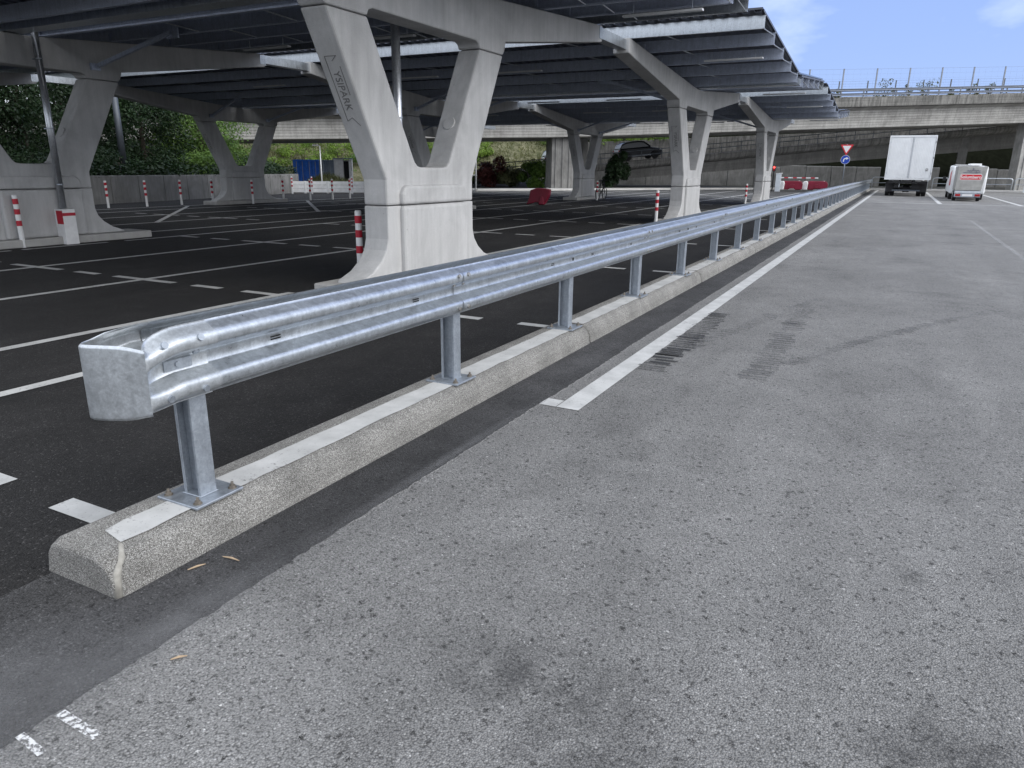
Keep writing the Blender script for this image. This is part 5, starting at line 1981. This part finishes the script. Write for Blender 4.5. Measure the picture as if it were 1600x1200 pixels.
for sx, xx in ((-1, -1.12), (1, 1.10)):
    for dx in (0.0, -0.30):
        w_ = wheel(lo, xx + (dx if sx > 0 else -dx), 1.3, 0.48, 0.27, 'galvanised_dull', sx)
    wheel(lo, xx, 6.9, 0.48, 0.28, 'galvanised_dull', sx)
    mb = MB()
    mb.box(xx - sx * 0.36, xx + sx * 0.14, 0.62, 0.64, 0.28, 0.98)
    mb.build('mud_flap', 'chassis_black', lo)
mb = MB()
mb.prism([(7.35, 0.75), (9.1, 0.75), (9.15, 1.4), (8.95, 2.6), (8.6, 2.95), (7.35, 2.95)], 'x', -1.2, 1.18)
mb.build('cab', 'truck_white', lo, bevel=0.06)

# white van in front of the covered trailer
va = thing('van', (3.58, 52.6, 0), 'white van with a red side patch, mostly hidden ahead of the covered trailer', 'van')
body = [(0.0, 0.35), (0.02, 1.2), (0.16, 1.95), (3.3, 2.02), (3.75, 1.9), (4.45, 1.15), (5.1, 0.98), (5.2, 0.4)]
mb = MB()
mb.prism(body, 'x', -0.92, 0.92)
mb.build('body', 'truck_white', va, bevel=0.09, seg=3)
mb = MB()
mb.prism([(3.2, 1.22), (4.3, 1.22), (3.75, 1.82), (3.2, 1.86)], 'x', -0.928, 0.928)
mb.build('side_window', 'car_glass', va)
mb = MB()
mb.prism([(0.35, 0.85), (1.5, 0.80), (1.7, 1.55), (0.5, 1.72)], 'x', -0.928, -0.915)
mb.build('side_graphic', 'red_plastic', va)
mb = MB()
mb.box(-0.80, 0.80, -0.006, 0.05, 0.72, 1.5)
mb.build('rear_door', 'truck_white', va, bevel=0.01)
mb = MB()
mb.tube([(-0.95, 3.7, 1.15), (-1.15, 3.72, 1.2)], 0.03, 6)
mb.box(-1.22, -1.04, 3.66, 3.78, 1.08, 1.34)
mb.build('wing_mirror', 'chassis_black', va, bevel=0.02)
for sx in (-1, 1):
    for yy in (0.95, 4.15):
        wheel(va, sx * 0.80, yy, 0.33, 0.2, 'rim_alloy', sx)
mb = MB()
mb.box(-0.82, 0.0, 0.6, 2.4, 2.0, 2.04)
mb.box(-0.05, 0.55, 0.4, 2.2, 2.0, 2.11)
mb.build('roof_load', 'white_plastic', va, bevel=0.05)

tr = thing('trailer', (3.44, 49.7, 0), 'small box trailer with a grey tarpaulin back and a red name panel', 'trailer')
mb = MB()
mb.prism([(-0.66, 0.60), (0.62, 0.60), (0.77, 1.93), (-0.68, 1.93)], 'y', 0.02, 2.3)
mb.build('tarpaulin', 'tarp_grey', tr, bevel=0.02)
mb = MB()
mb.box(-0.66, 0.62, -0.01, 0.018, 0.62, 1.88)
mb.build('back_flap', 'tarp_grey', tr, bevel=0.006)
mb = MB()
rp_ = [(-0.50, 1.235), (-0.46, 1.20), (0.48, 1.20), (0.53, 1.235), (0.55, 1.36), (0.52, 1.45), (0.47, 1.48), (-0.44, 1.48), (-0.49, 1.45), (-0.51, 1.36)]
mb.prism([(x * 1.03, (z - 1.34) * 1.18 + 1.34) for x, z in rp_], 'y', -0.014, -0.0105)
mb.build('panel_rim', 'sign_white', tr)
mb = MB()
mb.prism(rp_, 'y', -0.018, -0.0145)
mb.build('name_panel', 'sign_red', tr)
tmx = Matrix(((1, 0, 0, 0.02), (0, 0, 1, -0.019), (0, 1, 0, 1.335), (0, 0, 0, 1)))
text_mesh('name_lettering', "Solumbero", 0.235, 0.002, 'sign_white', Matrix(((1, 0, 0, 0.02), (0, 0, -1, -0.0205), (0, 1, 0, 1.335), (0, 0, 0, 1))), tr, offset=0.004)
mb = MB()
rr = random.Random(4)
pts_ = [(-0.22, 1.66), (-0.16, 1.72), (-0.12, 1.63), (-0.05, 1.74), (-0.03, 1.60), (0.04, 1.70), (0.07, 1.84), (0.12, 1.66), (0.2, 1.74), (0.22, 1.62), (0.30, 1.73), (0.36, 1.66), (0.42, 1.70)]
mb.tube([(x, -0.014, z) for x, z in pts_], 0.016, 6)
mb.tube([(-0.40, -0.014, 1.585), (0.0, -0.014, 1.57), (0.44, -0.014, 1.60)], 0.012, 6)
mb.build('scrawl', 'dark_purple_ink', tr)
mb = MB()
mb.box(-0.66, 0.62, -0.03, 2.3, 0.46, 0.585)
mb.build('side_board', 'galvanised', tr)
mb = MB()
mb.box(-0.66, 0.62, -0.06, 0.0, 0.24, 0.44)
mb.build('light_board', 'galvanised_dull', tr)
for sx in (-1, 1):
    mb = MB()
    mb.box(sx * 0.48 - 0.13, sx * 0.48 + 0.13, -0.085, -0.061, 0.28, 0.41)
    mb.build('tail_light', 'light_red', tr, bevel=0.01)
    wheel(tr, sx * 0.60, 0.9, 0.28, 0.17, 'rim_alloy', sx)
mb = MB()
mb.box(-0.26, 0.24, -0.068, -0.061, 0.29, 0.40)
mb.build('number_plate', 'sign_white', tr)
mb = MB()
mb.box(-0.55, 0.55, 0.0, 2.2, 0.22, 0.32)
mb.bar((0, 2.2, 0.35), (-0.3, 3.0, 0.40), 0.08, 0.08)
mb.build('frame', 'chassis_black', tr)


def make_car(loc, lab, paint, yaw, pitch):
    c = thing('car', loc, lab, 'car', None)
    c.rotation_euler = (0, 0, 0)
    c.rotation_mode = 'XYZ'
    low = [(-2.1, 0.42), (-2.14, 0.75), (-2.02, 0.98), (-1.0, 1.02), (0.9, 1.0), (1.75, 0.86), (2.08, 0.70), (2.12, 0.40), (1.85, 0.26), (-1.85, 0.26)]
    mb = MB()
    mb.prism(low, 'y', -0.88, 0.88)
    mb.build('body', paint, c, bevel=0.07, seg=3)
    up_ = [(-2.0, 0.99), (-1.72, 1.36), (-1.35, 1.47), (-0.2, 1.53), (0.35, 1.44), (1.05, 1.0)]
    mb = MB()
    mb.prism(up_, 'y', -0.76, 0.76)
    mb.build('cabin_glass', 'car_glass', c, bevel=0.06)
    rf = [(-1.99, 1.06), (-1.74, 1.38), (-1.36, 1.49), (-0.2, 1.56), (0.37, 1.47), (1.06, 1.04), (1.0, 1.04), (0.34, 1.42), (-0.2, 1.50), (-1.34, 1.43), (-1.66, 1.33), (-1.9, 1.04)]
    mb = MB()
    mb.prism(rf, 'y', -0.79, 0.79)
    mb.build('roof', paint, c, bevel=0.02)
    for sy in (-1, 1):
        mb = MB()
        arc_ = [(-1.95, 1.05), (-1.74, 1.40), (-1.36, 1.515), (-0.2, 1.585), (0.38, 1.49), (1.06, 1.05)]
        mb.tube([(a, sy * 0.74, b) for a, b in arc_], 0.03, 6)
        mb.build('roof_trim', 'silver_paint', c)
    mb = MB()
    mb.box(-1.1, 1.0, -0.90, -0.881, 0.36, 0.42)
    mb.build('side_trim', 'silver_paint', c)
    for sy in (-1, 1):
        mb = MB()
        mb.box(1.78, 2.06, sy * 0.84 - 0.06, sy * 0.84 + 0.06, 0.70, 0.82)
        mb.build('headlight', 'headlight_lens', c, bevel=0.02)
        mb = MB()
        mb.box(-2.10, -1.98, sy * 0.78 - 0.08, sy * 0.78 + 0.08, 0.78, 0.94)
        mb.build('tail_light', 'light_red', c)
        for xx in (-1.28, 1.32):
            mb = MB()
            mb.prism([(xx + 0.345 * math.cos(2 * math.pi * i / 20), 0.345 + 0.345 * math.sin(2 * math.pi * i / 20)) for i in range(20)], 'y', sy * 0.88 - 0.11, sy * 0.88 + 0.045)
            w_ = mb.build('wheel', 'tyre_rubber', c, bevel=0.02)
            mb = MB()
            for i in range(5):
                a = 2 * math.pi * i / 5 + 0.3
                p = Vector((xx, sy * 0.93, 0.345))
                mb.bar(p, p + Vector((math.cos(a), 0, math.sin(a))) * 0.23, 0.055, 0.015, up=(0, 1, 0))
            mb.disc((xx, sy * 0.925, 0.345), (0, sy, 0), 0.06, 0.012, 10)
            mb.build('rim', 'rim_alloy', w_)
    ax = Vector((VD.x, VD.y, pitch)).normalized()
    ay = Vector((-VD.y, VD.x, 0)).normalized()
    az = ax.cross(ay)
    c.scale = (1.0, 1.0, 1.08)
    c.rotation_euler = Matrix(((ax.x, ay.x, az.x), (ax.y, ay.y, az.y), (ax.z, ay.z, az.z))).to_euler()
    return c


make_car(tuple(vpt(10.05, 10.3, z_ramp(10.05) - 0.02)), 'black estate car with a silver roof driving up the slip road', 'suv_paint', 0, 0.0965)
make_car(tuple(vpt(3.2, 10.6, z_ramp(3.2) - 0.03)), 'silver car following farther down the slip road, seen through a column', 'silver_paint', 0, 0.0965)
